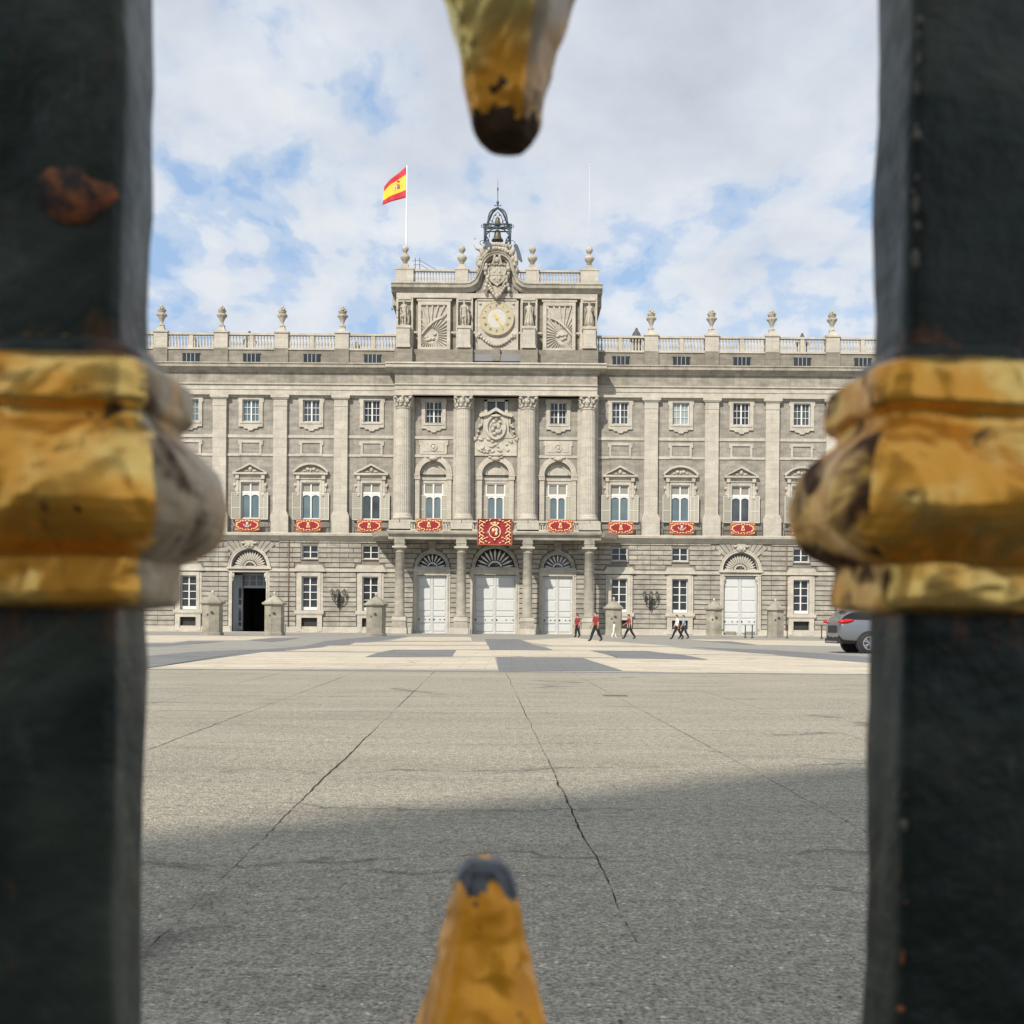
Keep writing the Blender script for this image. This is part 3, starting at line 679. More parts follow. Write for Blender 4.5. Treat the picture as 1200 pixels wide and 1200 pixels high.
mb = MB(); mb.box(-0.8, 0.8, -0.06, 0.06, 26.4, 27.2, 'gl_dark')
for x in (-0.4, 0, 0.4): mb.box(x-0.03, x+0.03, -0.09, -0.03, 26.4, 27.2, 'doorgrey')
mb.box(-0.88, 0.88, -0.10, 0.0, 27.2, 27.3, 'plinth')
attic_win = mb.mesh('attic_window')

# --- ground floor
def courses(mb, x0, x1, z0, z1, excl, yb, seed=0, vous=()):
    r_ = random.Random(seed); p = 0.478; z = z0; row = 0
    while z < z1-0.2:
        za, zb = z+0.03, min(z+p, z1)-0.03; segs = [(x0, x1)]
        for e in excl:
            iv = e(za, zb)
            if not iv: continue
            ns = []
            for a, b in segs:
                if iv[1] <= a or iv[0] >= b: ns.append((a, b)); continue
                if iv[0]-a > 0.06: ns.append((a, iv[0]))
                if b-iv[1] > 0.06: ns.append((iv[1], b))
            segs = ns
        for a, b in segs:
            n = max(1, round((b-a)/1.3)); off = 0.25 if row % 2 else -0.2
            cuts = [a]+[a+(b-a)*(i+off)/n for i in range(1, n)]+[b]
            for i in range(n):
                d = r_.uniform(-0.012, 0.012)
                mb.cbox(cuts[i]+(0.003 if i else 0), cuts[i+1]-(0.003 if i < n-1 else 0), yb, yb-0.13+d, za, zb, 0.018, 'course')
        z += p; row += 1
def rect_ex(a, b, c, d): return lambda za, zb: (a, b) if zb > c and za < d else None
def arch_ex(cx, zb0, r):
    def f(za, zb):
        if zb < zb0: return None
        h = max(0.0, za-zb0)
        if h >= r: return None
        q = sqrt(r*r-h*h); return (cx-q, cx+q)
    return f
YG = -0.12
def voussoirs(mb, cz, r0, r1, ztop, y0, y1, n=11, a0=pi*0.17):
    for i in range(n):
        a = a0+(pi-2*a0)*i/n+0.012; b = a0+(pi-2*a0)*(i+1)/n-0.012
        ra = min(r1, (ztop-cz)/max(0.01, sin(a))); rb = min(r1, (ztop-cz)/max(0.01, sin(b)))
        mb.prism([(r0*cos(a), cz+r0*sin(a)), (ra*cos(a), cz+ra*sin(a)), (rb*cos(b), cz+rb*sin(b)), (r0*cos(b), cz+r0*sin(b))], y0, y1, 'course')
def gbay(kind):
    core = MB(); cs = MB()
    if kind == 'win':
        wallgrid(core, -HB, HB, 0, 9.0, [(-0.78, 0.78, 2.2, 5.5), (-0.78, 0.78, 7.22, 8.52), (-0.75, 0.75, 0.35, 1.45)], YG, 0.5, 'joint')
        courses(cs, -HB, HB, 0.62, 8.95, [rect_ex(-1.32, 1.32, 0.0, 5.95), rect_ex(-1.5, 1.5, 5.95, 6.65), rect_ex(-0.86, 0.86, 7.2, 8.55)], YG, 5)
    else:
        wallgrid(core, -HB, HB, 0, 9.0, [(-1.66, 1.66, 0.0, 5.85), (-1.76, 1.76, 6.36, 8.2)], YG, 0.7, 'joint')
        archtop(core, 0, 6.36, 1.76, 8.2, YG, 0.7, 'joint')
        courses(cs, -HB, HB, 0.62, 8.95, [rect_ex(-2.02, 2.02, 0, 6.36), arch_ex(0, 6.36, 2.04), lambda za, zb: ((-(za+zb-12.72)/2/0.84, (za+zb-12.72)/2/0.84) if zb > 7.7 else None)], YG, 9)
        voussoirs(cs, 6.36, 2.04, 3.3, 8.9, YG-0.13, YG, 11, R(40))
    cs.box(-HB, HB, YG-0.20, YG-0.131, 5.95, 6.22, 'trim')
    core.box(-HB, (-1.7 if kind != 'win' else HB), YG-0.26, YG, 0, 0.5, 'trim2'); 
    if kind != 'win': core.box(1.7, HB, YG-0.26, YG, 0, 0.5, 'trim2')
    core.box(-HB, (-1.7 if kind != 'win' else HB), YG-0.2, YG, 0.5, 0.6, 'trim')
    if kind != 'win': core.box(1.7, HB, YG-0.2, YG, 0.5, 0.6, 'trim')
    return core.mesh('ground_wall'), cs.mesh('stone_courses')
GB = {k: gbay(k) for k in ('win', 'door')}
# ground window
s = MB()
for sx in (-1, 1):
    s.box(sx*0.78, sx*1.08, YG-0.24, YG+0.02, 2.15, 5.85, 'trim'); s.box(sx*1.08, sx*1.3, YG-0.18, YG+0.02, 2.15, 5.85, 'trim')
    s.box(sx*0.78, sx*1.25, YG-0.32, YG+0.02, 0.1, 1.85, 'trim2')
s.box(-0.78, 0.78, YG-0.24, YG+0.02, 5.5, 5.85, 'trim'); s.box(-0.78, 0.78, YG-0.32, YG+0.02, 1.45, 1.85, 'trim')
s.box(-0.78, 0.78, YG-0.32, YG+0.02, 0.05, 0.35, 'trim')
s.box(-1.42, 1.42, YG-0.42, YG+0.02, 1.85, 2.15, 'trim'); s.box(-1.36, 1.36, YG-0.38, YG+0.02, 1.76, 1.85, 'trim')
s.prism([(-1.55, 5.95), (1.55, 5.95), (1.55, 6.06), (1.22, 6.6), (-1.22, 6.6), (-1.55, 6.06)], YG-0.36, YG+0.02, 'trim')
gw_s = s.mesh('window')
f = MB(); f.box(-0.78, 0.78, 0.0, 0.1, 2.2, 2.5, 'white'); f.box(-0.78, 0.78, 0.0, 0.1, 5.4, 5.5, 'white'); f.box(-0.06, 0.06, -0.02, 0.1, 2.5, 5.4, 'white')
for sx in (-1, 1):
    f.box(sx*0.68, sx*0.78, 0.0, 0.1, 2.5, 5.4, 'white')
    for z in (3.22, 3.95, 4.68): f.box(sx*0.06, sx*0.68, 0.02, 0.1, z-0.035, z+0.035, 'white')
gw_f = f.mesh('window_frame')
gw_g = MB().box(-0.78, 0.78, 0.12, 0.18, 2.2, 5.5, 'gl_dark').mesh('pane')
g = MB(); g.box(-0.75, 0.75, 0.0, 0.06, 0.35, 1.45, 'grille')
for i in range(9): g.box(-0.75, 0.75, -0.04, 0, 0.42+i*0.12, 0.45+i*0.12, 'iron')
gw_b = g.mesh('basement_grille')
s = MB()
for sx in (-1, 1): s.box(sx*0.78, sx*0.85, YG-0.16, YG+0.02, 7.22, 8.52, 'course')
s.box(-0.85, 0.85, YG-0.17, YG+0.02, 7.12, 7.22, 'course')
sw_s = s.mesh('window')
f = MB(); f.box(-0.78, 0.78, 0.0, 0.1, 7.22, 7.32, 'white'); f.box(-0.78, 0.78, 0.0, 0.1, 8.44, 8.52, 'white'); f.box(-0.05, 0.05, -0.02, 0.1, 7.32, 8.44, 'white')
for sx in (-1, 1): f.box(sx*0.70, sx*0.78, 0.0, 0.1, 7.32, 8.44, 'white'); f.box(sx*0.05, sx*0.70, 0.02, 0.1, 7.84, 7.9, 'white')
sw_f = f.mesh('window_frame'); sw_g = MB().box(-0.78, 0.78, 0.12, 0.18, 7.22, 8.52, 'gl_dark').mesh('pane')

def fanlight(cx_r, zb, name='fanlight', col='white', petals=15):
    """half-round grille of radiating leaves over a small half-round hub, dark glass behind"""
    g = MB(); r = cx_r
    g.arc(0, zb, 0.01, r+0.02, 0, pi, 0.16, 0.2, 'gl_dark', 20)
    g2 = MB()
    g2.arc(0, zb, r-0.07, r, 0, pi, 0.02, 0.1, col, 20); g2.arc(0, zb, r*0.27, r*0.36, 0, pi, 0.0, 0.1, col, 12); g2.box(-r, r, 0.0, 0.1, zb, zb+0.09, col)
    for i in range(petals):
        a = pi*(i+0.5)/petals; ca, sa = cos(a), sin(a); ra, rb = r*0.40, r*0.92
        wd = r*0.055
        pts = [(ra*ca+wd*0.4*sa, zb+ra*sa-wd*0.4*ca), ((ra*.35+rb*.65)*ca+wd*sa, zb+(ra*.35+rb*.65)*sa-wd*ca), (rb*ca, zb+rb*sa), ((ra*.35+rb*.65)*ca-wd*sa, zb+(ra*.35+rb*.65)*sa+wd*ca), (ra*ca-wd*0.4*sa, zb+ra*sa+wd*0.4*ca)]
        g2.prism(pts, 0.03, 0.09, col)
    for i in range(5):
        a = pi*(i+0.5)/5; g2.prism([(0.02*sin(a), zb+0.09), (r*0.27*cos(a)+0.02, zb+r*0.27*sin(a)), (r*0.27*cos(a)-0.02, zb+r*0.27*sin(a)+0.02)], 0.03, 0.08, col)
    return g2.mesh(name), g.mesh('pane')
fan_w = fanlight(1.74, 6.37, petals=17, col='trim')
fan_s = fanlight(1.44, 6.42, petals=9, col='white')
fan_c = fanlight(2.0, 6.42, petals=11, col='white')
def portal(hw, ztop, zb, ri, ro, band=True, keystone=True, ears=False, imp=True):
    s = MB()
    for sx in (-1, 1):
        s.box(sx*hw, sx*(hw+0.16), YG-0.2, YG+0.02, 0, ztop, 'trim'); s.box(sx*(hw+0.16), sx*(hw+0.34), YG-0.15, YG+0.02, 0, ztop, 'trim')
        if ears:
            s.blob((sx*(hw-0.08), YG-0.05, ztop-0.3), (0.16, 0.12, 0.3), 'trim'); s.blob((sx*(hw-0.03), YG-0.05, ztop-0.75), (0.1, 0.1, 0.2), 'trim')
    s.box(-hw-0.34, hw+0.34, YG-0.2, YG+0.25, ztop, zb-0.2, 'trim'); s.box(-hw-0.5, hw+0.5, YG-0.32, YG+0.3, zb-0.2, zb, 'trim')
    s.arc(0, zb, ri, ro, 0, pi, YG-0.2, YG+0.02, 'trim', 22); s.arc(0, zb, ro-0.08, ro+0.02, 0, pi, YG-0.24, YG, 'trim', 22)
    if keystone:
        s.prism([(-0.28, zb+ri+0.1), (0.28, zb+ri+0.1), (0.42, 8.92), (-0.42, 8.92)], YG-0.34, YG, 'trim')
        for sx in (-1, 1): s.blob((sx*0.55, YG-0.25, 8.7), (0.25, 0.14, 0.14), 'trim'); s.blob((sx*0.3, YG-0.28, zb+ri+0.3), (0.2, 0.12, 0.14), 'trim')
        s.blob((0, YG-0.36, zb+ri+0.38), (0.2, 0.14, 0.22), 'trim')
    return s.mesh('portal_surround')
por_w = portal(1.66, 5.85, 6.37, 1.75, 2.03, ears=True)
def door_leaf(w_, h, studs=True, hinge=0):
    """leaf from x=0 to w_, its panels raised"""
    s = MB(); s.box(0.01, w_-0.01, 0.0, 0.1, 0.06, h, 'door'); s.box(0.01, 0.10, -0.09, 0, 0.06, h, 'door'); s.box(w_-0.10, w_-0.01, -0.09, 0, 0.06, h, 'door')
    n = 6; z = 0.25; hs = [0.75, 0.55, 0.45, 1.1, 1.25, 0.9]; tot = sum(hs)+0.16*5; k = (h-0.45)/tot
    for q in hs:
        s.cbox(0.14, w_-0.14, 0.0, -0.07, z, z+q*k, 0.03, 'door'); z += (q+0.16)*k
    st = MB()
    if studs:
        for x in (0.2, w_*0.55, w_-0.25): st.blob((x, -0.10, 1.38), (0.085 if x < 0.3 else 0.06, 0.05, 0.085 if x < 0.3 else 0.06), 'stud')
        for i in range(7): st.blob((0.1+(w_-0.2)*i/6, -0.09, 0.98), (0.025, 0.02, 0.025), 'stud')
    return s.mesh('door_leaf'), st.mesh('door_stud')
chim_i = 0
for s_ in (-1, 1):
    for k in range(1, NB+1):
        x = s_*(bx(k)+0.045); arch = (k == 3 or k == 6)
        pp('upper_wall', upper_wall, x)
        xw = s_*bx(k)
        gm = {(-1, 4): 'gl_blue', (-1, 3): 'gl_blue', (-1, 2): 'gl_mid', (-1, 1): 'gl_dark', (1, 1): 'gl_mid', (1, 2): 'gl_pale', (1, 3): 'gl_dark', (1, 4): 'gl_mid'}.get((s_, k), 'gl_mid')
        place_win(TW[gm], xw)
        pp('framed_panel', blind, xw)
        fr = FR['gl_mid' if (s_, k) in ((-1, 1), (1, 3)) else 'gl_blue']
        o = place_win(fr[:3], xw, extra=(('transom_pane', fr[3]),))
        # shutters folded back, each at its own angle
        for q, ang in ((-1, R(random.uniform(2, 24))), (1, R(random.uniform(2, 22)))):
            sh = SH[0 if (q == -1) == (s_ == -1 or k == 2) else 1]
            if k == 2 and s_ == 1: sh = SH[0]
            if k == 1 and s_ == -1: sh = SH[1]
            ob = link('shutter', sh, o, (q*0.93, -0.16, 0)); ob.rotation_euler = (0, 0, (-ang if q > 0 else pi+ang))
            if q < 0: ob.location.y = -0.12
        pp('pediment', PED[(k+1) % 2], xw)
        pp('balcony_railing', rail_mesh, xw)
        xp = s_*pxk(k)
        pp('pilaster', pil, xp); pp('parapet_pedestal', ped_mesh, xp)
        pp('balusters', bal_mesh, s_*(pxk(k)-BAY/2) if k > 1 else s_*(12.1), 0.0, 27.78, kind='stuff')
        pp('attic_window', attic_win, xw)
        gk = 'door' if arch else 'win'
        pp('ground_wall', GB[gk][0], x); pp('stone_courses', GB[gk][1], x, kind='stuff')
        if arch:
            pp('portal_surround', por_w, xw)
            fo = pp('fanlight', fan_w[0], xw); link('pane', fan_w[1], fo)
        else:
            wo = place_win((gw_s, gw_f, gw_g), xw); link('basement_grille', gw_b, wo)
            place_win((sw_s, sw_f, sw_g), xw)
# closed white doors in the right wing arch and outer arches
lw = door_leaf(1.66, 5.8)
mir = Matrix.Scale(-1, 4, (1, 0, 0))
for (s_, k) in ((1, 3), (1, 6), (-1, 6)):
    d = pp('door', MB().box(-0.06, 0.06, 0.10, 0.2, 0.05, 5.84, 'door'), s_*bx(k))
    for q in (-1, 1):
        l_ = link('door_leaf', lw[0], d, (0.0 if q > 0 else -1.66, 0.12, 0)); link('door_stud', lw[1], l_)
    mb = MB()
    for q in (-1, 1): mb.prism([(q*0.35 if q > 0 else -1.55, 0.0), (1.55 if q > 0 else -0.35, 0.0), (1.35 if q > 0 else -0.5, 0.42), (0.5 if q > 0 else -1.35, 0.42)], -0.42, 0.05, 'plinth')
    link('door_threshold', mb, d)
# the open left arch: deep dark passage, glazed inner screen, folded leaf
xo = -bx(3)
mb = MB()
mb.add([(-1.66, 0.5, 0), (-1.66, 9, 0), (-1.66, 9, 5.85), (-1.66, 0.5, 5.85)], [(0, 1, 2, 3)], 'inside')
mb.add([(1.66, 0.5, 0), (1.66, 9, 0), (1.66, 9, 5.85), (1.66, 0.5, 5.85)], [(3, 2, 1, 0)], 'inside')
mb.add([(-1.66, 9, 0), (1.66, 9, 0), (1.66, 9, 5.85), (-1.66, 9, 5.85)], [(0, 1, 2, 3)], 'inside')
mb.add([(-1.66, 0.5, 5.85), (1.66, 0.5, 5.85), (1.66, 9, 5.85), (-1.66, 9, 5.85)], [(3, 2, 1, 0)], 'inside')
mb.add([(-1.66, -0.1, 0.02), (1.66, -0.1, 0.02), (1.66, 9, 0.02), (-1.66, 9, 0.02)], [(0, 1, 2, 3)], 'inside')
mb.box(-1.76, 1.76, 0.5, 0.6, 5.9, 8.3, 'inside')
pp('entrance_passage', mb, xo)
sc = MB()
sc.box(-1.0, 1.66, 1.4, 1.5, 4.35, 4.6, 'doorgrey'); sc.box(-1.66, 1.66, 1.4, 1.5, 5.6, 5.8, 'doorgrey')
for x in (-0.35, 0.35, 1.05): sc.box(x-0.06, x+0.06, 1.41, 1.49, 4.6, 5.6, 'doorgrey')
sc.box(-1.0, 1.6, 1.42, 1.48, 5.08, 5.14, 'doorgrey'); sc.box(-1.1, -0.98, 1.39, 1.51, 0.05, 5.6, 'doorgrey')
so = pp('glazed_screen', sc, xo); link('pane', MB().box(-1.0, 1.6, 1.45, 1.46, 4.6, 5.6, 'gl_mid'), so)
lf = MB(); lf.box(0, 0.95, 0, 0.08, 0.25, 5.6, 'doorgrey')
for z in (0.6, 2.7): lf.cbox(0.1, 0.42, 0, -0.03, z, z+1.7, 0.03, 'doorgrey'); lf.cbox(0.5, 0.85, 0, -0.03, z, z+1.7, 0.03, 'gl_mid')
for i in range(4): lf.box(0.5, 0.85, -0.05, -0.03, 1.0+i*1.1, 1.08+i*1.1, 'doorgrey')
lo = pp('door_leaf', lf, xo-1.6, 0.35, 0.0); lo.rotation_euler = (0, 0, R(48))
lf2 = MB(); lf2.box(0, 1.3, 0, 0.06, 0.1, 5.5, 'doorgrey'); l2 = pp('door_leaf', lf2, xo-1.62, 0.1, 0); l2.rotation_euler = (0, 0, R(62))

# ---------------- centre block
CW = 9.67; YC = -0.6
COLX = (-8.92, -3.12, 3.12, 8.92); WX = (-6.05, 0.0, 6.05)
mb = MB()
holes = []
for x in (-6.05, 6.05): holes += [(x-0.78, x+0.78, 20.5, 22.56), (x-1.32, x+1.32, 10.6, 15.45)]
holes += [(-0.85, 0.85, 21.35, 22.56), (-1.32, 1.32, 10.6, 15.45)]
holes2 = holes+[(x-1.32, x+1.32, 15.45, 16.77) for x in WX]
wallgrid(mb, -CW, CW, 9.6, 23.0, holes2, YC, 0.35, 'wall')
for x in WX: archtop(mb, x, 15.45, 1.32, 16.77, YC, 0.35, 'wall', 14)
for sx in (-1, 1): mb.box(sx*(CW-0.01), sx*CW, YC, 0.0, 9.6, 23.0, 'wall')
for z0, z1 in ((18.88, 19.16), (17.12, 17.38)):
    for a, b in ((-8.2, -3.85), (3.85, 8.2)): mb.box(a, b, YC-0.09, YC, z0, z1, 'trim')
mb.box(-2.4, -2.15, YC-0.09, YC, 17.12, 17.38, 'trim'); mb.box(2.15, 2.4, YC-0.09, YC, 17.12, 17.38, 'trim')
pp('centre_wall', mb)
# niches behind the three balcony windows
for x in WX:
    n = MB(); y0 = YC+0.35
    wallgrid(n, -1.34, 1.34, 10.6, 16.8, [(-0.94, 0.94, 11.0, 14.65)], y0, 0.3, 'trim')
    n.arc(0, 15.45, 1.32, 1.62, 0, pi, YC-0.18, YC+0.02, 'trim', 20); n.arc(0, 15.45, 1.62, 1.84, 0, pi, YC-0.12, YC+0.02, 'trim', 20)
    n.arc(0, 15.5, 0.88, 1.0, 0, pi, y0-0.1, y0, 'trim', 16); n.box(-1.0, 1.0, y0-0.1, y0, 15.38, 15.5, 'trim')
    for sx in (-1, 1):
        n.box(sx*1.32, sx*1.78, YC-0.15, YC+0.02, 10.6, 14.95, 'trim2')
        n.box(sx*1.27, sx*1.86, YC-0.24, YC+0.02, 14.95, 15.42, 'trim'); n.box(sx*1.3, sx*1.9, YC-0.28, YC+0.02, 15.3, 15.45, 'trim')
    n.box(-1.32, 1.32, y0-0.08, y0, 14.95, 15.3, 'trim')
    n.blob((0, YC-0.26, 17.0), (0.45, 0.16, 0.22), 'trim')
    for sx in (-1, 1): n.blob((sx*0.5, YC-0.2, 17.15), (0.25, 0.12, 0.12), 'trim')
    pp('arched_niche', n, x)
    s = MB(); f = MB(); g = MB(); g2 = MB()
    s.box(-0.96, 0.96, y0-0.06, y0+0.02, 14.66, 14.72, 'trim')
    yy = y0+0.04
    f.box(-0.94, 0.94, yy, yy+0.1, 13.42, 13.66, 'white'); f.box(-0.94, 0.94, yy, yy+0.1, 14.55, 14.65, 'white'); f.box(-0.08, 0.08, yy-0.02, yy+0.1, 11.0, 14.55, 'white')
    for sx in (-1, 1):
        f.box(sx*0.82, sx*0.94, yy, yy+0.1, 13.66, 14.55, 'white'); f.box(sx*0.70, sx*0.80, yy, yy+0.1, 11.0, 13.42, 'white'); f.box(sx*0.08, sx*0.70, yy, yy+0.1, 11.0, 11.25, 'white')
        c = sx*0.39
        for i in range(8):
            a, b = pi*i/8, pi*(i+1)/8
            f.prism([(c+0.31*cos(a), 13.1+0.2*sin(a)), (c+0.31*cos(a), 13.42), (c+0.31*cos(b), 13.42), (c+0.31*cos(b), 13.1+0.2*sin(b))][::-1], yy+0.02, yy+0.1, 'white')
    g.box(-0.8, 0.8, yy+0.12, yy+0.16, 11.0, 13.45, 'gl_blue'); g2.box(-0.9, 0.9, yy+0.12, yy+0.16, 13.6, 14.65, 'pane_tr')
    o = place_win((s.mesh('window'), f.mesh('window_frame'), g.mesh('pane')), x, extra=(('transom_pane', g2.mesh('transom_pane')),))
    for q in (-1, 1):
        ob = link('shutter', SH[1], o, (q*0.8, y0-0.07, 0.1)); ob.scale = (0.62, 1, 0.93); ob.location.z = 0.8; ob.rotation_euler = (0, 0, (R(-6) if q > 0 else pi+R(6)))
        if q < 0: ob.location.y = y0-0.03
# upper windows and medallion panels of the centre
for x in (-6.05, 6.05):
    o = place_win(TW['gl_dark'], x, YC, -0.17)
    n = MB(); n.box(-1.3, 1.3, YC-0.13, YC, 17.42, 18.78, 'trim'); n.cbox(-1.05, 1.05, YC-0.131, YC-0.18, 17.62, 18.6, 0.04, 'trim'); n.arc(0, 18.1, 0.27, 0.38, 0, 2*pi, YC-0.26, YC-0.18, 'trim', 16); n.blob((0, YC-0.2, 18.1), (0.18, 0.08, 0.2), 'trim')
    for sx in (-1, 1): n.box(sx*1.3, sx*1.42, YC-0.11, YC, 18.3, 18.78, 'trim')
    pp('medallion_panel', n, x)
s = MB(); s.box(-1.15, -0.85, YC-0.12, YC+0.02, 21.4, 22.75, 'trim'); s.box(0.85, 1.15, YC-0.12, YC+0.02, 21.4, 22.75, 'trim'); s.box(-1.15, 1.15, YC-0.12, YC+0.02, 22.56, 22.8, 'trim')
f = MB(); f.box(-0.07, 0.07, YC+0.08, YC+0.18, 21.35, 22.56, 'white')
g = MB(); g.box(-0.85, 0.85, YC+0.2, YC+0.25, 21.35, 22.56, 'gl_mid')
place_win((s.mesh('window'), f.mesh('window_frame'), g.mesh('pane')), 0)
# carved cartouche over the middle window
n = MB(); y1 = YC
n.box(-2.05, 2.05, y1-0.15, y1, 17.3, 19.0, 'trim')
n.prism([(-1.75, 19.0), (1.75, 19.0), (1.25, 19.6), (1.2, 21.2), (-1.2, 21.2), (-1.25, 19.6)], y1-0.22, y1, 'trim')
n.prism([(-1.65, 21.15), (-1.5, 21.0), (-0.7, 21.2), (0, 21.62), (0.7, 21.2), (1.5, 21.0), (1.65, 21.15), (1.55, 21.35), (0.75, 21.5), (0, 21.95), (-0.75, 21.5), (-1.55, 21.35)], y1-0.5, y1, 'trim')
n.arc(0, 20.05, 0.80, 0.98, 0, 2*pi, y1-0.46, y1-0.2, 'trim', 24, 1.25)
n.disc(0, 20.05, 0.8, y1-0.26, y1-0.2, 'trim', 24, 1.25)
rr = random.Random(11)
for (x, z, a, b) in ((-0.2, 20.55, .2, .22), (-0.05, 20.2, .3, .2), (0.25, 20.1, .2, .3), (-0.3, 19.85, .22, .28), (0.2, 19.6, .3, .22), (-0.15, 19.4, .2, .18), (0.45, 19.75, .12, .25), (0.02, 20.8, .12, .13), (0.4, 20.5, .15, .1), (-0.5, 20.15, .1, .2)):
    n.blob((x, y1-0.36, z), (a, 0.16, b), 'trim')
for i in range(26):
    x = rr.uniform(-1.6, 1.6); z = rr.uniform(17.6, 18.9); n.blob((x, y1-0.2, z), (rr.uniform(.08, .3), 0.11, rr.uniform(.06, .18)), 'trim', rot=Matrix.Rotation(rr.uniform(-.6, .6), 3, 'Y'))
for sx in (-1, 1):
    for i in range(8): n.blob((sx*(1.45+0.09*i), y1-0.2, 20.2-0.2*i+0.3*sin(i)), (0.15, 0.12, 0.13), 'trim')
    n.blob((sx*2.05, y1-0.2, 18.85), (0.14, 0.12, 0.2), 'trim'); n.blob((sx*1.35, y1-0.2, 20.6), (0.12, 0.1, 0.4), 'trim')
n.blob((0, y1-0.5, 21.1), (0.55, 0.14, 0.14), 'trim'); n.blob((0, y1-0.3, 17.35), (0.7, 0.18, 0.16), 'trim')
pp('carved_cartouche', n)
# giant Corinthian columns
c = MB(); c.box(-0.86, 0.86, -0.05, 1.3, 10.6, 11.0, 'trim2')
YK = -1.30
c = MB()
prof = [(0.98, 10.95), (0.98, 11.08), (1.0, 11.16), (0.93, 11.24), (0.86, 11.28), (0.90, 11.38), (0.86, 11.46), (0.785, 11.52)]
c.lathe(prof, 0, 0, 'trim', 28); c.box(-1.02, 1.02, -1.02, 0.7, 10.75, 10.95, 'trim')
# fluted shaft
def fluted(mb, z0, z1, r0, r1, nf, mat):
    zs = [z0+(z1-z0)*i/8 for i in range(9)]; seg = nf*3; vs = []
    for i, z in enumerate(zs):
        t = i/8; r = r0+(r1-r0)*t**1.4
        for j in range(seg):
            a = 2*pi*j/seg; rr_ = r-(0.045 if j % 3 == 1 else 0.0); vs.append((rr_*cos(a), rr_*sin(a), z))
    fs = [(i*seg+j, i*seg+(j+1) % seg, (i+1)*seg+(j+1) % seg, (i+1)*seg+j) for i in range(8) for j in range(seg)]
    mb.add(vs, fs, mat)
fluted(c, 11.52, 21.62, 0.785, 0.68, 24, 'trim2')
c.lathe([(0.68, 21.60), (0.75, 21.66), (0.75, 21.74), (0.68, 21.78)], 0, 0, 'trim', 24)
colshaft = c.mesh('column_shaft')
k = MB(); k.lathe([(0.66, 21.78), (0.70, 22.3), (0.84, 22.78)], 0, 0, 'trim', 20)
for row, (zc, rr0, n_) in enumerate(((21.98, 0.74, 10), (22.36, 0.80, 10))):
    for j in range(n_):
        a = 2*pi*(j+0.5*row)/n_; k.blob((rr0*cos(a), rr0*sin(a), zc), (0.16, 0.16, 0.24), 'trim', 6, 4); k.blob(((rr0+0.13)*cos(a), (rr0+0.13)*sin(a), zc+0.17), (0.1, 0.1, 0.07), 'trim', 6, 4)
for j in range(4):
    a = pi/4+pi/2*j; k.blob((1.03*cos(a), 1.03*sin(a), 22.66), (0.2, 0.2, 0.17), 'trim', 8, 5)
    a = pi/2*j; k.blob((0.88*cos(a), 0.88*sin(a), 22.72), (0.14, 0.14, 0.14), 'trim', 6, 4)
k.box(-0.92, 0.92, -0.92, 0.7, 22.80, 22.93, 'trim')
capm = k.mesh('capital')
# pilaster responds behind the columns, pedestals under them
rp = MB(); rp.box(-1.0, 1.0, 0.52, 0.75, 10.6, 22.9, 'trim2')
respond = rp.mesh('respond')
pdm = MB(); pdm.box(-1.08, 1.08, -1.08, 0.75, 9.5, 10.75, 'trim2')
pedm = pdm.mesh('column_pedestal')
for x in COLX:
    o = pp('column', colshaft, x, YK); link('capital', capm, o); link('respond', respond, o); link('column_pedestal', pedm, o)
a, b, c_ = entab(-9.72, 9.72, YK-0.66, dict(ar0=22.93, ar1=23.96, fr=24.98, top=25.86))
for q in (a, b): q.box(-9.71, 9.71, -1.5, 0.6, 22.94, 24.9, 'frieze')
pp('architrave', a); pp('frieze', b)
c_ = MB(); y0 = YK-0.66
c_.extr(-9.9, 9.9, [(0.3, 25.35), (y0-0.2, 25.35), (y0-0.16, 25.12), (y0-0.06, 24.98), (0.3, 24.98)], 'cornice')
c_.extr(-10.55, 10.55, [(0.3, 25.88), (y0-0.80, 25.88), (y0-0.84, 25.76), (y0-0.72, 25.68), (y0-0.70, 25.42), (y0-0.3, 25.36), (0.3, 25.36)], 'trim')
pp('main_cornice', c_)
# ------- centre ground floor behind the portico
YGc = -0.62
core = MB(); cs = MB(); hl = []
for x, hw, r_ in ((-6.1, 1.45, 1.44), (0, 2.04, 2.0), (6.1, 1.45, 1.44)):
    hl += [(x-hw, x+hw, 0.0, 5.75), (x-r_, x+r_, 6.42, 6.42+r_)]
wallgrid(core, -CW, CW, 0, 9.6, hl, YGc, 0.6, 'joint')
for x, r_ in ((-6.1, 1.44), (0, 2.0), (6.1, 1.44)): archtop(core, x, 6.42, r_, 6.42+r_, YGc, 0.6, 'joint')
for sx in (-1, 1): core.box(sx*(CW-0.01), sx*CW, YGc, 0.0, 0, 9.6, 'course')
ex = [rect_ex(-6.1-1.8, -6.1+1.8, 0, 6.42), rect_ex(6.1-1.8, 6.1+1.8, 0, 6.42), rect_ex(-2.34, 2.34, 0, 6.42), arch_ex(-6.1, 6.42, 1.72), arch_ex(6.1, 6.42, 1.72), arch_ex(0, 6.42, 2.28)]
courses(cs, -CW, CW, 0.6, 9.3, ex, YGc, 21)
for a_, b_ in ((-CW, -7.9), (-4.3, -2.34), (2.34, 4.3), (7.9, CW)):
    cs.box(a_, b_, YGc-0.22, YGc-0.131, 6.05, 6.3, 'trim'); core.box(a_, b_, YGc-0.3, YGc, 0, 0.5, 'trim2'); core.box(a_, b_, YGc-0.22, YGc, 0.5, 0.62, 'trim')
pp('ground_wall', core); pp('stone_courses', cs, kind='stuff')
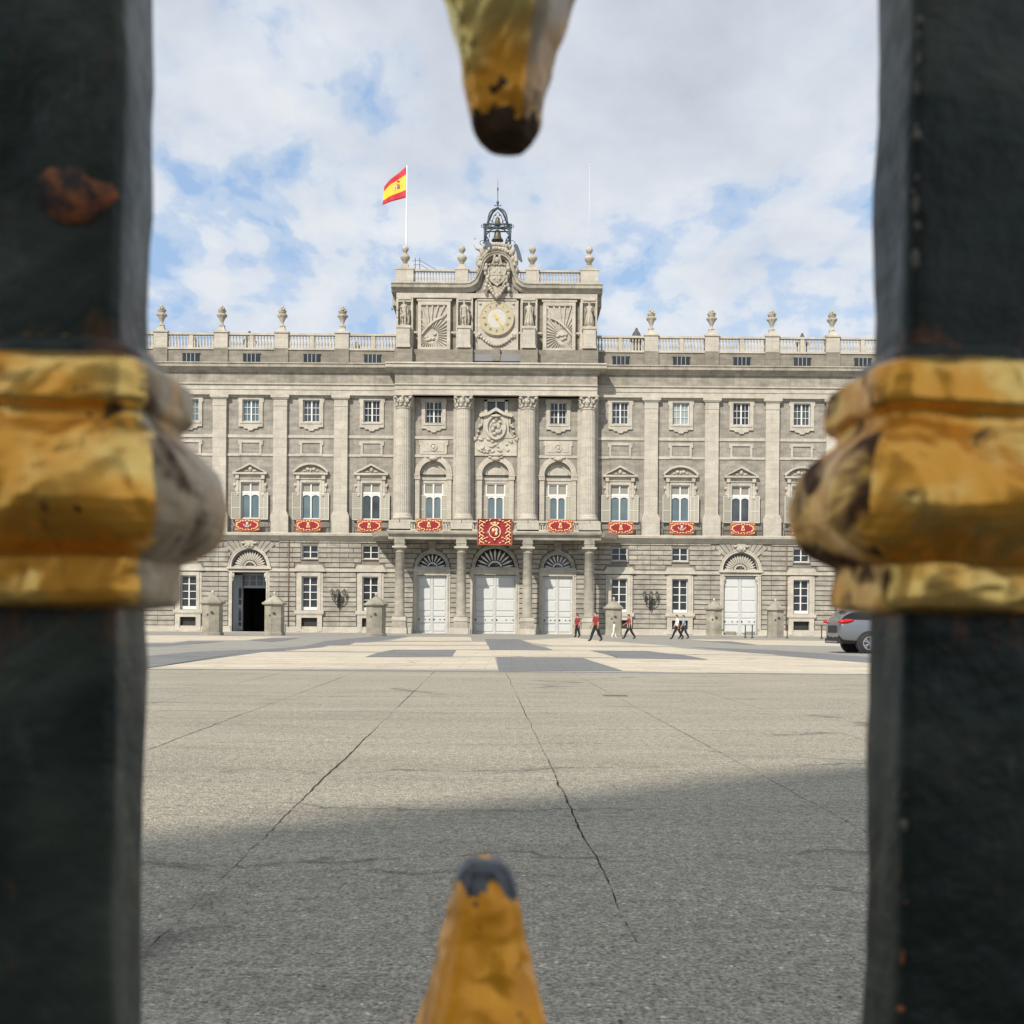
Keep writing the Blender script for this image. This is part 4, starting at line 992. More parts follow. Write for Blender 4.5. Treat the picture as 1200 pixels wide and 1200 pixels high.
for x, hw, r_, fan, zt in ((-6.1, 1.45, 1.44, fan_s, 5.65), (0, 2.04, 2.0, fan_c, 5.75), (6.1, 1.45, 1.44, fan_s, 5.65)):
    s = MB(); oy = YGc
    for sx in (-1, 1): s.box(sx*hw, sx*(hw+0.15), oy-0.2, oy+0.02, 0, zt, 'trim'); s.box(sx*(hw+0.15), sx*(hw+0.34), oy-0.14, oy+0.02, 0, zt, 'trim')
    s.box(-hw-0.34, hw+0.34, oy-0.2, oy+0.3, zt, 6.05, 'trim'); s.box(-hw-0.45, hw+0.45, oy-0.3, oy+0.3, 6.05, 6.2, 'trim'); s.box(-hw-0.3, hw+0.3, oy-0.2, oy+0.2, 6.2, 6.42, 'trim')
    s.arc(0, 6.42, r_, r_+0.26, 0, pi, oy-0.19, oy+0.02, 'course', 22)
    s.prism([(-0.3, 6.42+r_+0.22), (0.3, 6.42+r_+0.22), (0.42, 9.0), (-0.42, 9.0)], oy-0.3, oy, 'course')
    pp('portal_surround', s, x)
    fo = pp('fanlight', fan[0], x, oy+0.22); link('pane', fan[1], fo)
    lw_ = door_leaf(hw, zt-0.05); d = pp('door', MB().box(-0.05, 0.05, oy+0.16, oy+0.3, 0.04, zt, 'door'), x)
    for q in (-1, 1):
        l_ = link('door_leaf', lw_[0], d, (0.0 if q > 0 else -hw, oy+0.2, 0)); link('door_stud', lw_[1], l_)
# ------- portico
YP = -3.75
s = MB()
s.extr(-10.0, 10.0, [(YC, 9.62), (YP-0.72, 9.62), (YP-0.76, 9.52), (YP-0.70, 9.36), (YP-0.42, 9.28), (YP-0.40, 8.90), (YP+0.45, 8.90), (YP+0.45, 9.12), (YC, 9.12)], 'portico')
s.box(-10.05, 10.05, YP-0.74, YP-0.4, 9.62, 9.70, 'trim')
# quadrant ends running back to the string course
for sx in (-1, 1):
    N = 8
    for i in range(N):
        a, b = pi/2*i/N, pi/2*(i+1)/N
        xa, ya = 10.0+1.9*sin(a), YP-0.72+(0.0-YP)*(1-cos(a)); xb, yb_ = 10.0+1.9*sin(b), YP-0.72+(0.0-YP)*(1-cos(b))
        vs = [(sx*9.9, -0.2, 9.62), (sx*xa, ya, 9.62), (sx*xb, yb_, 9.62), (sx*9.9, -0.2, 9.2), (sx*xa*0.99, ya+0.25, 9.2), (sx*xb*0.99, yb_+0.25, 9.2)]
        fs = [(0, 1, 2), (3, 5, 4), (1, 4, 5, 2)]
        s.add(vs, fs, 'trim')
pp('balcony_slab', s)
pc = MB(); pc.lathe([(0.56, 1.60), (0.58, 1.68), (0.52, 1.76), (0.47, 1.80), (0.465, 4.2), (0.41, 7.62), (0.47, 7.66), (0.47, 7.74), (0.42, 7.78), (0.42, 7.92), (0.55, 8.02), (0.57, 8.08)], 0, 0, 'portico', 24)
pc.box(-0.66, 0.66, -0.66, 0.66, 8.08, 8.24, 'trim')
pc.box(-0.47, 0.47, -0.47, 0.47, 8.24, 8.9, 'portico'); pc.box(-0.52, 0.52, -0.52, 0.52, 8.52, 8.62, 'portico')
pcm = pc.mesh('portico_column')
pb = MB(); pb.box(-0.74, 0.74, -0.74, 0.74, -0.04, 0.55, 'trim2')
pb.lathe([(0.98, 0.55), (0.88, 1.22)], 0, 0, 'portico', 4, False, pi/4); pb.box(-0.68, 0.68, -0.68, 0.68, 1.22, 1.50, 'trim'); pb.box(-0.62, 0.62, -0.62, 0.62, 1.50, 1.60, 'trim')
pbm = pb.mesh('column_base')
for x in COLX:
    o = pp('portico_column', pcm, x, YP); link('column_base', pbm, o)
# beams from portico columns back to the wall
s = MB()
for x in COLX: s.box(x-0.42, x+0.42, YP+0.46, YGc-0.14, 8.75, 9.11, 'portico')
pp('portico_beams', s)
# stone balustrade of the big balcony
s = MB(); yb_ = YP-0.55
for x in COLX: s.box(x-1.02, x+1.02, yb_, yb_+0.4, 9.70, 10.62, 'trim2')
s.box(-9.9, 9.9, yb_-0.02, yb_+0.42, 10.50, 10.66, 'trim'); s.box(-9.9, 9.9, yb_, yb_+0.4, 9.70, 9.84, 'trim')
pp('balcony_balustrade', s)
s = MB()
for a_, b_ in ((-7.9, -4.14), (-2.1, 2.1), (4.14, 7.9)):
    n_ = int((b_-a_)/0.24)
    for i in range(n_): s.lathe([(r_*0.85, 9.84+z_*0.52) for r_, z_ in BAL], a_+(b_-a_)*(i+0.5)/n_, yb_+0.2, 'trim', 6)
pp('balusters', s, kind='stuff')
s = MB(); s.tube([(-9.95, yb_-0.08, 10.74), (9.95, yb_-0.08, 10.74)], 0.025, 'iron', 5)
for x in COLX: s.tube([(x, yb_-0.08, 10.74), (x, yb_-0.08, 10.5)], 0.02, 'iron', 4)
pp('handrail', s)

# ------- attic with the clock
YA = YC-0.35
s = MB()
s.box(-9.75, 9.75, YA-0.35, 12, 25.88, 27.45, 'plinth')
for x in COLX: s.box(x-0.85, x+0.85, YA-1.0, YA-0.35, 25.88, 27.45, 'plinth')
pp('attic_plinth', s)
s = MB(); s.box(-9.70, 9.70, YA+0.45, 11, 27.45, 33.0, 'plinth')
for a_, b_ in ((-9.70, -8.05), (-3.95, -2.28), (2.28, 3.95), (8.05, 9.70), (-7.66, -4.46), (4.46, 7.66), (-2.12, 2.12)): s.box(a_, b_, YA+0.2, YA+0.449, 27.45, 32.5, 'trim2')
for sx in (-1, 1):
    s.box(sx*9.72, sx*9.70, YA, YA+0.2, 27.45, 32.45, 'trim2')
for x in COLX:
    s.box(x-0.80, x-0.62, YA-0.10, YA+0.2, 27.45, 32.5, 'trim2'); s.box(x+0.62, x+0.80, YA-0.10, YA+0.2, 27.45, 32.5, 'trim2'); s.box(x-0.62, x+0.62, YA-0.10, YA+0.2, 32.1, 32.5, 'trim2'); s.box(x-0.62, x+0.62, YA-0.10, YA+0.2, 27.45, 29.6, 'trim2'); s.box(x-0.55, x+0.55, YA+0.19, YA+0.21, 29.6, 31.9, 'plinth'); s.box(x-0.62, x+0.62, YA-0.2, YA-0.1, 32.3, 32.5, 'trim')
s.box(-9.72, 9.72, YA-0.12, YA+0.6, 32.5, 32.95, 'trim')
for a_, b_ in ((-8.12, -7.62), (-4.5, -3.92), (-2.32, -2.1), (2.1, 2.32), (3.92, 4.5), (7.62, 8.12)):
    s.box(a_, b_, YA+0.1, YA+0.2, 29.12, 29.3, 'trim')
pp('attic_wall', s)
# sunburst relief panels
def sunburst(side):
    s = MB(); y = YA
    for sx in (-1, 1): s.box(sx*1.24, sx*1.56, y-0.08, y+0.2, 27.5, 32.15, 'trim')
    s.box(-1.24, 1.24, y-0.08, y+0.2, 31.82, 32.15, 'trim'); s.box(-1.24, 1.24, y-0.08, y+0.2, 27.5, 27.72, 'trim')
    s.box(-1.7, 1.7, y-0.02, y+0.2, 32.22, 32.4, 'trim')
    s.box(-1.24, 1.24, y+0.12, y+0.2, 27.72, 31.82, 'trim2')
    ox, oz = -side*(-0.35), 28.9
    ox = side*0.35
    r_ = random.Random(5+side)
    for i in range(34):
        a = 2*pi*i/34+0.03
        ca, sa = cos(a), sin(a)
        t0 = 0.75
        lim = min((1.2-ox)/ca if ca > 0.001 else ((-1.2-ox)/ca if ca < -0.001 else 99), (31.78-oz)/sa if sa > 0.001 else ((27.76-oz)/sa if sa < -0.001 else 99))
        if lim < t0+0.1: continue
        w0, w1 = 0.02, 0.028*lim
        s.prism([(ox+t0*ca+w0*sa, oz+t0*sa-w0*ca), (ox+lim*ca+w1*sa, oz+lim*sa-w1*ca), (ox+lim*ca-w1*sa, oz+lim*sa+w1*ca), (ox+t0*ca-w0*sa, oz+t0*sa+w0*ca)], y-0.03, y+0.13, 'trim2')
    # zodiac band crossing the rays
    pts = [(side*(1.2-2.3*t), 29.0+1.75*t+0.35*sin(pi*t)) for t in [i/10 for i in range(10)]]
    for i in range(9):
        (xa, za), (xb, zb) = pts[i], pts[i+1]
        s.prism([(xa, za-0.13), (xb, zb-0.13), (xb, zb+0.13), (xa, za+0.13)] if xb > xa else [(xb, zb-0.13), (xa, za-0.13), (xa, za+0.13), (xb, zb+0.13)], y-0.14, y+0.12, 'trim2')
    for i in range(7): s.blob((ox+r_.uniform(-.5, .5), y+0.05, oz+r_.uniform(-.5, .3)), (0.2, 0.1, 0.16), 'trim')
    return s
pp('sunburst_relief', sunburst(-1), -6.06); pp('sunburst_relief', sunburst(1), 6.06)
# attic cornice swept up round the crest
s = MB(); prof = [(0.9, 0.0), (-0.62, 0.0), (-0.66, -0.12), (-0.56, -0.22), (-0.54, -0.46), (-0.26, -0.56), (-0.22, -0.72), (-0.10, -0.86), (0.9, -0.86)]
path = [(-10.2, 33.85), (-3.0, 33.85), (-2.6, 33.92), (-2.2, 34.2), (-1.85, 34.7), (-1.66, 35.25)]
for k2 in range(0, 13):
    a = pi-pi*k2/12; path.append((1.58*cos(a), 35.42+1.45*sin(a)))
path += [(1.66, 35.25), (1.85, 34.7), (2.2, 34.2), (2.6, 33.92), (3.0, 33.85), (10.2, 33.85)]
n_ = len(prof); vs = []; fs = []
for i, (x, z) in enumerate(path):
    x0_, z0_ = path[max(i-1, 0)]; x1_, z1_ = path[min(i+1, len(path)-1)]
    t = Vector((x1_-x0_, z1_-z0_)); t.normalize(); nx, nz = -t.y, t.x
    sc_ = 1.0 if i < 4 or i > len(path)-5 else 0.62
    if i in (0, len(path)-1): nx, nz = 0, 1
    for (y, h) in prof: vs.append((x+nx*h*sc_, YA+(y if y > 0 else y*1.0), z+nz*h*sc_))
for i in range(len(path)-1):
    for j in range(n_): fs.append((i*n_+j, (i+1)*n_+j, (i+1)*n_+(j+1) % n_, i*n_+(j+1) % n_))
fs += [tuple(range(n_)), tuple((len(path)-1)*n_+j for j in range(n_-1, -1, -1))]
s.add(vs, fs, 'cornice')
pp('attic_cornice', s)
s = MB(); s.prism([(-2.1, 32.95), (2.1, 32.95), (1.8, 34.2), (1.5, 35.6), (1.0, 36.5), (-1.0, 36.5), (-1.5, 35.6), (-1.8, 34.2)], YA+0.05, YA+1.2, 'wall'); pp('crest_backing', s)
for sx in (-1, 1):
    s = MB(); s.box(sx*10.2, sx*9.0, YA+0.9, 11, 32.0, 33.8, 'cornice'); pp('attic_cornice', s)
# attic balustrade
for x in (-8.95, -3.42, 3.42, 8.95):
    s = MB(); w_ = 0.86 if abs(x) > 5 else 0.62
    s.box(x-w_, x+w_, YA-0.05, YA+1.0, 33.85, 35.25, 'trim2'); s.box(x-w_-0.05, x+w_+0.05, YA-0.10, YA+1.05, 35.25, 35.42, 'trim'); s.box(x-0.35, x+0.35, YA+0.1, YA+0.8, 35.42, 35.6, 'trim'); pp('attic_pedestal', s)
for a_, b_ in ((-8.1, -4.04), (4.04, 8.1)):
    s = MB(); s.box(a_, b_, YA+0.1, YA+0.5, 35.12, 35.30, 'trim'); pp('parapet_rail', s); s = MB(); s.box(a_, b_, YA+0.1, YA+0.5, 33.85, 34.1, 'trim'); pp('parapet_base', s)
for sx in (-1, 1): s = MB(); s.box(sx*2.78, sx*1.9, YA+0.1, YA+0.5, 35.12, 35.30, 'trim'); pp('parapet_rail', s)
s = MB()
for a_, b_ in ((-8.1, -4.04), (4.04, 8.1)):
    for i in range(14): s.lathe([(r_*0.8, 34.1+z_*0.8) for r_, z_ in BAL], a_+(b_-a_)*(i+0.5)/14, YA+0.3, 'trim', 8)
for sx in (-1, 1):
    for i in range(3): s.lathe([(r_*0.8, 34.1+z_*0.8) for r_, z_ in BAL], sx*(2.02+0.27*i), YA+0.3, 'trim', 8)
pp('balusters', s, kind='stuff')
# royal crest
n = MB(); yc = YA-0.25
n.prism([(-0.95, 35.3), (-1.05, 34.6), (-0.75, 34.0), (0, 33.55), (0.75, 34.0), (1.05, 34.6), (0.95, 35.3), (0.4, 35.45), (-0.4, 35.45)][::1], yc-0.35, YA+0.3, 'statue')
n.blob((0, yc-0.33, 34.55), (0.66, 0.10, 0.78), 'statue', 14, 8)
n.box(-0.03, 0.03, yc-0.46, yc-0.3, 33.9, 35.2, 'statue'); n.box(-0.6, 0.6, yc-0.46, yc-0.3, 34.55, 34.61, 'statue')
for sx in (-1, 1): n.blob((sx*0.3, yc-0.42, 34.9), (0.14, 0.08, 0.18), 'statue'); n.blob((sx*0.3, yc-0.42, 34.25), (0.14, 0.08, 0.18), 'statue'); n.tube([(sx*0.75, yc-0.3, 35.3), (sx*1.0, yc-0.4, 35.0), (sx*0.85, yc-0.4, 34.6), (sx*1.15, yc-0.35, 34.2), (sx*0.8, yc-0.3, 33.8), (sx*0.5, yc-0.3, 33.3)], [0.1, 0.13, 0.1, 0.13, 0.12, 0.08], 'statue', 7)
n.prism([(-0.7, 33.6), (0, 32.3), (0.7, 33.6)], yc-0.15, YA+0.2, 'statue')
rr = random.Random(4)
for sx in (-1, 1):
    for i in range(7): n.blob((sx*(1.2+0.16*sin(i*1.3)), yc-0.3, 35.5-0.38*i), (0.2, 0.22, 0.24), 'statue')
    for i in range(5): n.blob((sx*(0.9-0.17*i), yc-0.25, 33.5-0.22*i), (0.2, 0.2, 0.17), 'statue')
    for i in range(4): n.blob((sx*(0.42-0.05*i), yc-0.3, 35.75+0.2*i), (0.16, 0.2, 0.2), 'statue')
    n.blob((sx*1.25, yc-0.45, 35.15), (0.26, 0.24, 0.26), 'statue')
    n.blob((sx*0.35, yc-0.3, 32.75), (0.2, 0.2, 0.2), 'statue')
n.blob((0, yc-0.3, 32.55), (0.28, 0.25, 0.3), 'statue'); n.blob((0, yc-0.4, 36.0), (0.3, 0.25, 0.3), 'statue')
for i in range(7): n.blob((0.28*(i-3), yc-0.35, 35.55+0.05*(i % 2)), (0.16, 0.2, 0.12), 'statue')
pp('royal_crest', n).scale = (0.86, 1, 1)
# two carved figures crowning the crest
n = MB()
for i in range(26):
    a = pi*(i+0.5)/26; r_ = 2.0+rr.uniform(-0.1, 0.35); n.blob((r_*cos(a), YA-0.1+rr.uniform(-0.3, 0.2), 35.5+1.75*sin(a)), (rr.uniform(.2, .38), 0.3, rr.uniform(.18, .36)), 'statue')
for sx in (-1, 1):
    n.blob((sx*1.75, YA-0.3, 36.9), (0.32, 0.3, 0.5), 'statue', rot=Matrix.Rotation(sx*0.5, 3, 'Y')); n.blob((sx*1.55, YA-0.35, 37.45), (0.17, 0.17, 0.2), 'statue')
    n.blob((sx*2.15, YA-0.2, 36.2), (0.3, 0.28, 0.7), 'statue', rot=Matrix.Rotation(-sx*0.25, 3, 'Y')); n.blob((sx*2.25, YA-0.15, 35.3), (0.25, 0.25, 0.5), 'statue')
n.tube([(-2.0, YA-0.35, 37.0), (-2.45, YA-0.4, 37.15), (-2.72, YA-0.4, 37.6)], [0.12, 0.1, 0.06], 'statue'); n.blob((-2.62, YA-0.4, 38.15), (0.09, 0.09, 0.12), 'statue')
for i in range(9): n.blob((-1.1+0.27*i, YA-0.1, 37.5+0.2*sin(pi*i/8)), (0.24, 0.3, 0.22), 'statue')
n.box(-1.5, 1.5, YA+0.1, YA+1.6, 36.8, 37.75, 'statue')
n.prism([(1.9, 37.6), (2.25, 36.9), (2.45, 36.3), (2.85, 35.95), (2.95, 36.1), (2.7, 36.9), (2.4, 37.6), (2.1, 37.8)], YA-0.2, YA-0.05, 'belliron')
n.prism([(-1.2, 37.1), (-0.6, 37.3), (-0.7, 37.7), (-1.2, 37.9), (-1.7, 37.8)], YA-0.42, YA-0.25, 'belliron')
pp('crowning_figures', n).scale = (0.83, 1, 1)
# clock frame and garland
n = MB()
for sx in (-1, 1): n.box(sx*1.92, sx*2.08, YA-0.02, YA+0.2, 27.5, 32.45, 'trim')
n.box(-1.92, 1.92, YA+0.08, YA+0.2, 27.5, 32.45, 'trim2'); n.box(-2.08, 2.08, YA-0.02, YA+0.2, 32.3, 32.46, 'trim')
for sx in (-1, 1):
    for zc in (32.0, 29.1): n.blob((sx*1.6, YA+0.02, zc), (0.14, 0.1, 0.12), 'trim')
for i in range(15):
    t = i/14; n.blob((-1.7+3.4*t, YA-0.05, 28.95-1.0*sin(pi*t)), (0.16, 0.14, 0.15), 'trim')
for sx in (-1, 1): n.blob((sx*1.75, YA, 28.9), (0.2, 0.14, 0.25), 'trim')
n.arc(0, 30.55, 1.62, 1.75, pi*1.12, pi*1.88, YA-0.1, YA+0.1, 'trim', 16)
pp('clock_panel', n)
# plinth lead roof strip at the clock foot
s = MB(); s.box(-3.0, 3.0, YA-0.6, YA-0.36, 26.3, 26.95, 'roof'); s.box(-0.35, 0.35, YA-0.72, YA-0.36, 26.3, 27.55, 'plinth'); pp('lead_flashing', s)
# body of the building behind
s = MB(); s.box(-XE+0.3, XE-0.3, 0.62, 30, 0, 26.0, 'wall'); s.box(-XE+0.3, XE-0.3, 0.8, 30, 26.0, 26.5, 'roof')
# keep the open passage clear
s = MB()
for a_, b_ in ((-XE+0.3, xo-1.7), (xo+1.7, XE-0.3)): s.box(a_, b_, 0.62, 30, 0, 6.0, 'wall')
s.box(-XE+0.3, XE-0.3, 0.62, 30, 6.0, 26.0, 'wall'); s.box(xo-1.7, xo+1.7, 9.1, 30, 0, 6.0, 'wall'); s.box(-XE+0.3, XE-0.3, 0.8, 30, 26.0, 26.5, 'roof')
pp('building_body', s)
# chimneys behind the parapet
cm = MB(); cm.lathe([(0.5, 28.8), (0.5, 30.0), (0.75, 30.1), (0.75, 30.35), (0.5, 30.5), (0.35, 30.9), (0.2, 31.1), (0.08, 31.4)], 0, 0, 'chim', 8, False)
cmm = cm.mesh('chimney')
for x, y, z in ((-25.6, 6, -0.4), (-31.2, 6, -1.2), (-14.5, 6, -1.4), (14.2, 5, -0.05), (31.4, 6, -0.2)): pp('chimney', cmm, x, y, z)
# downpipes
for x in (-20.1, 28.4, 33.2):
    s = MB(); s.tube([(x, YG-0.2, 0.3), (x, YG-0.2, 8.9)], 0.055, 'pipe', 6); pp('downpipe', s)
# thin railing on roof at left of attic
s = MB()
for x in (-8.0, -7.55): s.tube([(x, YA+0.7, 35.3), (x, YA+0.7, 36.6)], 0.03, 'iron', 4)
s.tube([(-8.3, YA+0.7, 36.3), (-7.55, YA+0.7, 36.35), (-6.0, YA+0.7, 35.5)], 0.02, 'iron', 4); s.tube([(-8.2, YA+0.7, 35.9), (-7.5, YA+0.7, 35.95), (-6.5, YA+0.7, 35.35)], 0.02, 'iron', 4)
pp('roof_railing', s)

# ================================================================== things on the palace
# urns
u = MB(); u.lathe([(0.30, 0.0), (0.32, 0.10), (0.16, 0.2), (0.13, 0.42), (0.20, 0.55), (0.26, 0.72), (0.42, 0.98), (0.50, 1.12), (0.50, 1.2), (0.40, 1.25)], 0, 0, 'statue', 16)
u.lathe([(0.36, 1.25), (0.33, 1.45), (0.40, 1.5)], 0, 0, 'statue', 16)
ur = random.Random(8)
for i in range(16):
    a = 2*pi*i/8+0.3*(i//8); rr_ = 0.30 if i < 8 else 0.17; u.blob((rr_*cos(a), rr_*sin(a), 1.62+(0.2 if i >= 8 else 0)+ur.uniform(-.05, .05)), (0.14, 0.14, 0.13), 'statue', 6, 4)
u.blob((0, 0, 1.98), (0.15, 0.15, 0.14), 'statue', 6, 4)
for i in range(8):
    a = 2*pi*i/8; u.blob((0.46*cos(a), 0.46*sin(a), 1.1), (0.07, 0.07, 0.12), 'statue', 6, 4)
um = u.mesh('stone_urn')
pos_words = {1: 'nearest to the clock attic', 2: 'second out from the clock attic', 3: 'third out from the clock attic', 4: 'fourth out from the clock attic', 5: 'fifth out, beyond the iron bar', 6: 'sixth out, beyond the iron bar', 7: 'at the far end, beyond the iron bar'}
for s_ in (-1, 1):
    for k in range(1, NB+1):
        link('stone_urn', um, None, (PX+s_*pxk(k), PY+0.35, 29.9), random.uniform(0, 1), 'stone urn on the %s parapet, %s' % ('left' if s_ < 0 else 'right', pos_words[k]), 'urn', 'stone urns along the parapet')
b_ = MB(); b_.box(-0.34, 0.34, -0.34, 0.34, 0, 0.25, 'statue'); b_.lathe([(0.24, 0.25), (0.22, 0.55), (0.30, 0.6), (0.46, 0.85), (0.48, 1.0), (0.36, 1.15), (0.14, 1.22), (0.12, 1.42), (0.22, 1.5), (0.33, 1.7), (0.33, 1.85), (0.22, 2.05), (0.02, 2.12)], 0, 0, 'statue', 16)
bm_ = b_.mesh('ball_finial')
for x, lb in ((-8.95, 'stone ball finial on the left corner of the clock attic under the flagpole'), (-3.42, 'stone ball finial just left of the bell cage'), (3.42, 'stone ball finial just right of the bell cage'), (8.95, 'stone ball finial on the right corner of the clock attic under the bare pole')):
    link('ball_finial', bm_, None, (PX+x, PY+YA+0.45, 35.6), 0, lb, 'finial', 'ball finials on the clock attic')
# clock
ck = thing('clock', 'round gilt clock with grey dial in the middle of the attic', 'clock', (PX, PY+YA, 30.55))
r = MB(); r.disc(0, 0, 1.66, -0.10, 0.08, 'trim', 40); r.arc(0, 0, 0.92, 1.58, 0, 2*pi, -0.17, -0.1, 'gold_ring', 40); r.arc(0, 0, 1.52, 1.66, 0, 2*pi, -0.2, -0.1, 'gold_ring', 40)
link('clock_ring', r, ck)
d = MB(); d.disc(0, 0, 0.92, -0.15, -0.1, 'dial', 32); link('dial', d, ck)
# Roman numerals as bars round the ring
num = ['XII', 'I', 'II', 'III', 'IIII', 'V', 'VI', 'VII', 'VIII', 'IX', 'X', 'XI']
nm = MB()
for i, t_ in enumerate(num):
    a = pi/2-2*pi*i/12; cxn, czn = 1.22*cos(a), 1.22*sin(a); w_ = 0.075; n0 = len(t_)
    for j, ch in enumerate(t_):
        off = (j-(n0-1)/2)*w_
        def Q(u_, v_): # u along tangent (clockwise), v outward
            uu = off+u_; return (cxn+uu*sin(a)+v_*cos(a), czn-uu*cos(a)+v_*sin(a))
        h = 0.13
        strokes = {'I': [((0, -h), (0, h))], 'V': [((-0.03, h), (0, -h)), ((0.03, h), (0, -h))], 'X': [((-0.035, h), (0.035, -h)), ((0.035, h), (-0.035, -h))]}[ch]
        for (p0, p1) in strokes:
            A, B = Q(*p0), Q(*p1); nm.tube([(A[0], -0.185, A[1]), (B[0], -0.185, B[1])], 0.011, 'stud', 4)
link('numerals', nm, ck)
h_ = MB()
for (ang, ln, wd) in ((-57, 1.05, 0.09), (123, 0.55, 0.11)):
    a = R(ang); ca, sa = cos(a), sin(a)
    h_.prism([(wd*sa*0.6, -wd*ca*0.6), (ln*0.7*ca+wd*sa, ln*0.7*sa-wd*ca), (ln*ca, ln*sa), (ln*0.7*ca-wd*sa, ln*0.7*sa+wd*ca), (-wd*sa*0.6, wd*ca*0.6)], -0.23, -0.2, 'gilt')
h_.disc(0, 0, 0.14, -0.25, -0.19, 'gilt', 16); link('clock_hands', h_, ck)

# ------- figures grown from skeletons
def skinned(joints, edges, radii, root, sub=1):
    me = bpy.data.meshes.new('body'); me.from_pydata([joints[j] for j in joints], [(list(joints).index(a), list(joints).index(b)) for a, b in edges], [])
    o = bpy.data.objects.new('tmp', me); COL.objects.link(o)
    o.modifiers.new('s', 'SKIN'); keys = list(joints)
    for i, k in enumerate(keys):
        v = me.skin_vertices[0].data[i]; rr_ = radii[k]; v.radius = rr_ if hasattr(rr_, '__len__') else (rr_, rr_); v.use_root = (k == root)
    if sub:
        m_ = o.modifiers.new('u', 'SUBSURF'); m_.levels = sub; m_.render_levels = sub
    dg = bpy.context.evaluated_depsgraph_get(); dg.update(); out = bpy.data.meshes.new_from_object(o.evaluated_get(dg))
    bpy.data.objects.remove(o)
    for p in out.polygons: p.use_smooth = True
    return out
def body_mesh(hgt, stride=0.25, arm=(0.2, -0.2), lean=0.03, broad=1.0, elbow=(0.25, 0.25), face=1, hipw=1.0, raise_r=None):
    """walking figure facing +X; feet on z=0"""
    k = hgt/1.75; f = face
    J = {}; Rr = {}
    def j(n, x, y, z, r): J[n] = (x*k*f, y*k, z*k); Rr[n] = (r*k*1.28 if not hasattr(r, '__len__') else (r[0]*k*1.18, r[1]*k*1.28))
    j('pelvis', 0, 0, 0.93, (0.15*hipw, 0.115)); j('waist', lean*0.4, 0, 1.08, (0.135*hipw, 0.10)); j('chest', lean*0.9, 0, 1.30, (0.165*broad, 0.12)); j('upper', lean, 0, 1.42, (0.14*broad, 0.10))
    j('neck', lean*1.1, 0, 1.50, 0.055); j('head', lean*1.2+0.01, 0, 1.60, (0.078, 0.095)); j('crown', lean*1.2, 0, 1.69, (0.07, 0.085))
    for s_, q in (('l', 1), ('r', -1)):
        st = stride*(1 if s_ == 'l' else -1); ar = arm[0 if s_ == 'l' else 1]; el = elbow[0 if s_ == 'l' else 1]
        j('hip'+s_, 0, q*0.085, 0.88, 0.095); kb = 0.06 if st < 0 else 0.10
        j('knee'+s_, st*0.5+kb*0.5, q*0.09, 0.48, 0.072); j('ankle'+s_, st*1.05-(0.03 if st < 0 else 0), q*0.09, 0.09+(0.04 if st < 0 else 0), 0.052); j('toe'+s_, st*1.05+0.16, q*0.10, 0.035, 0.036)
        j('sh'+s_, lean, q*0.185*broad, 1.40, 0.062)
        ex, ez = lean+0.26*sin(ar), 1.40-0.27*cos(ar)
        j('el'+s_, ex, q*0.235*broad, ez, 0.046)
        wa = ar+el; j('wr'+s_, ex+0.25*sin(wa), q*0.225*broad, ez-0.25*cos(wa), 0.031)
        j('pm'+s_, ex+0.32*sin(wa), q*0.222*broad, ez-0.32*cos(wa), 0.034)
    E = [('pelvis', 'waist'), ('waist', 'chest'), ('chest', 'upper'), ('upper', 'neck'), ('neck', 'head'), ('head', 'crown')]
    for s_ in 'lr': E += [('pelvis', 'hip'+s_), ('hip'+s_, 'knee'+s_), ('knee'+s_, 'ankle'+s_), ('ankle'+s_, 'toe'+s_), ('upper', 'sh'+s_), ('sh'+s_, 'el'+s_), ('el'+s_, 'wr'+s_), ('wr'+s_, 'pm'+s_)]
    return skinned(J, E, Rr, 'pelvis'), J, k, f
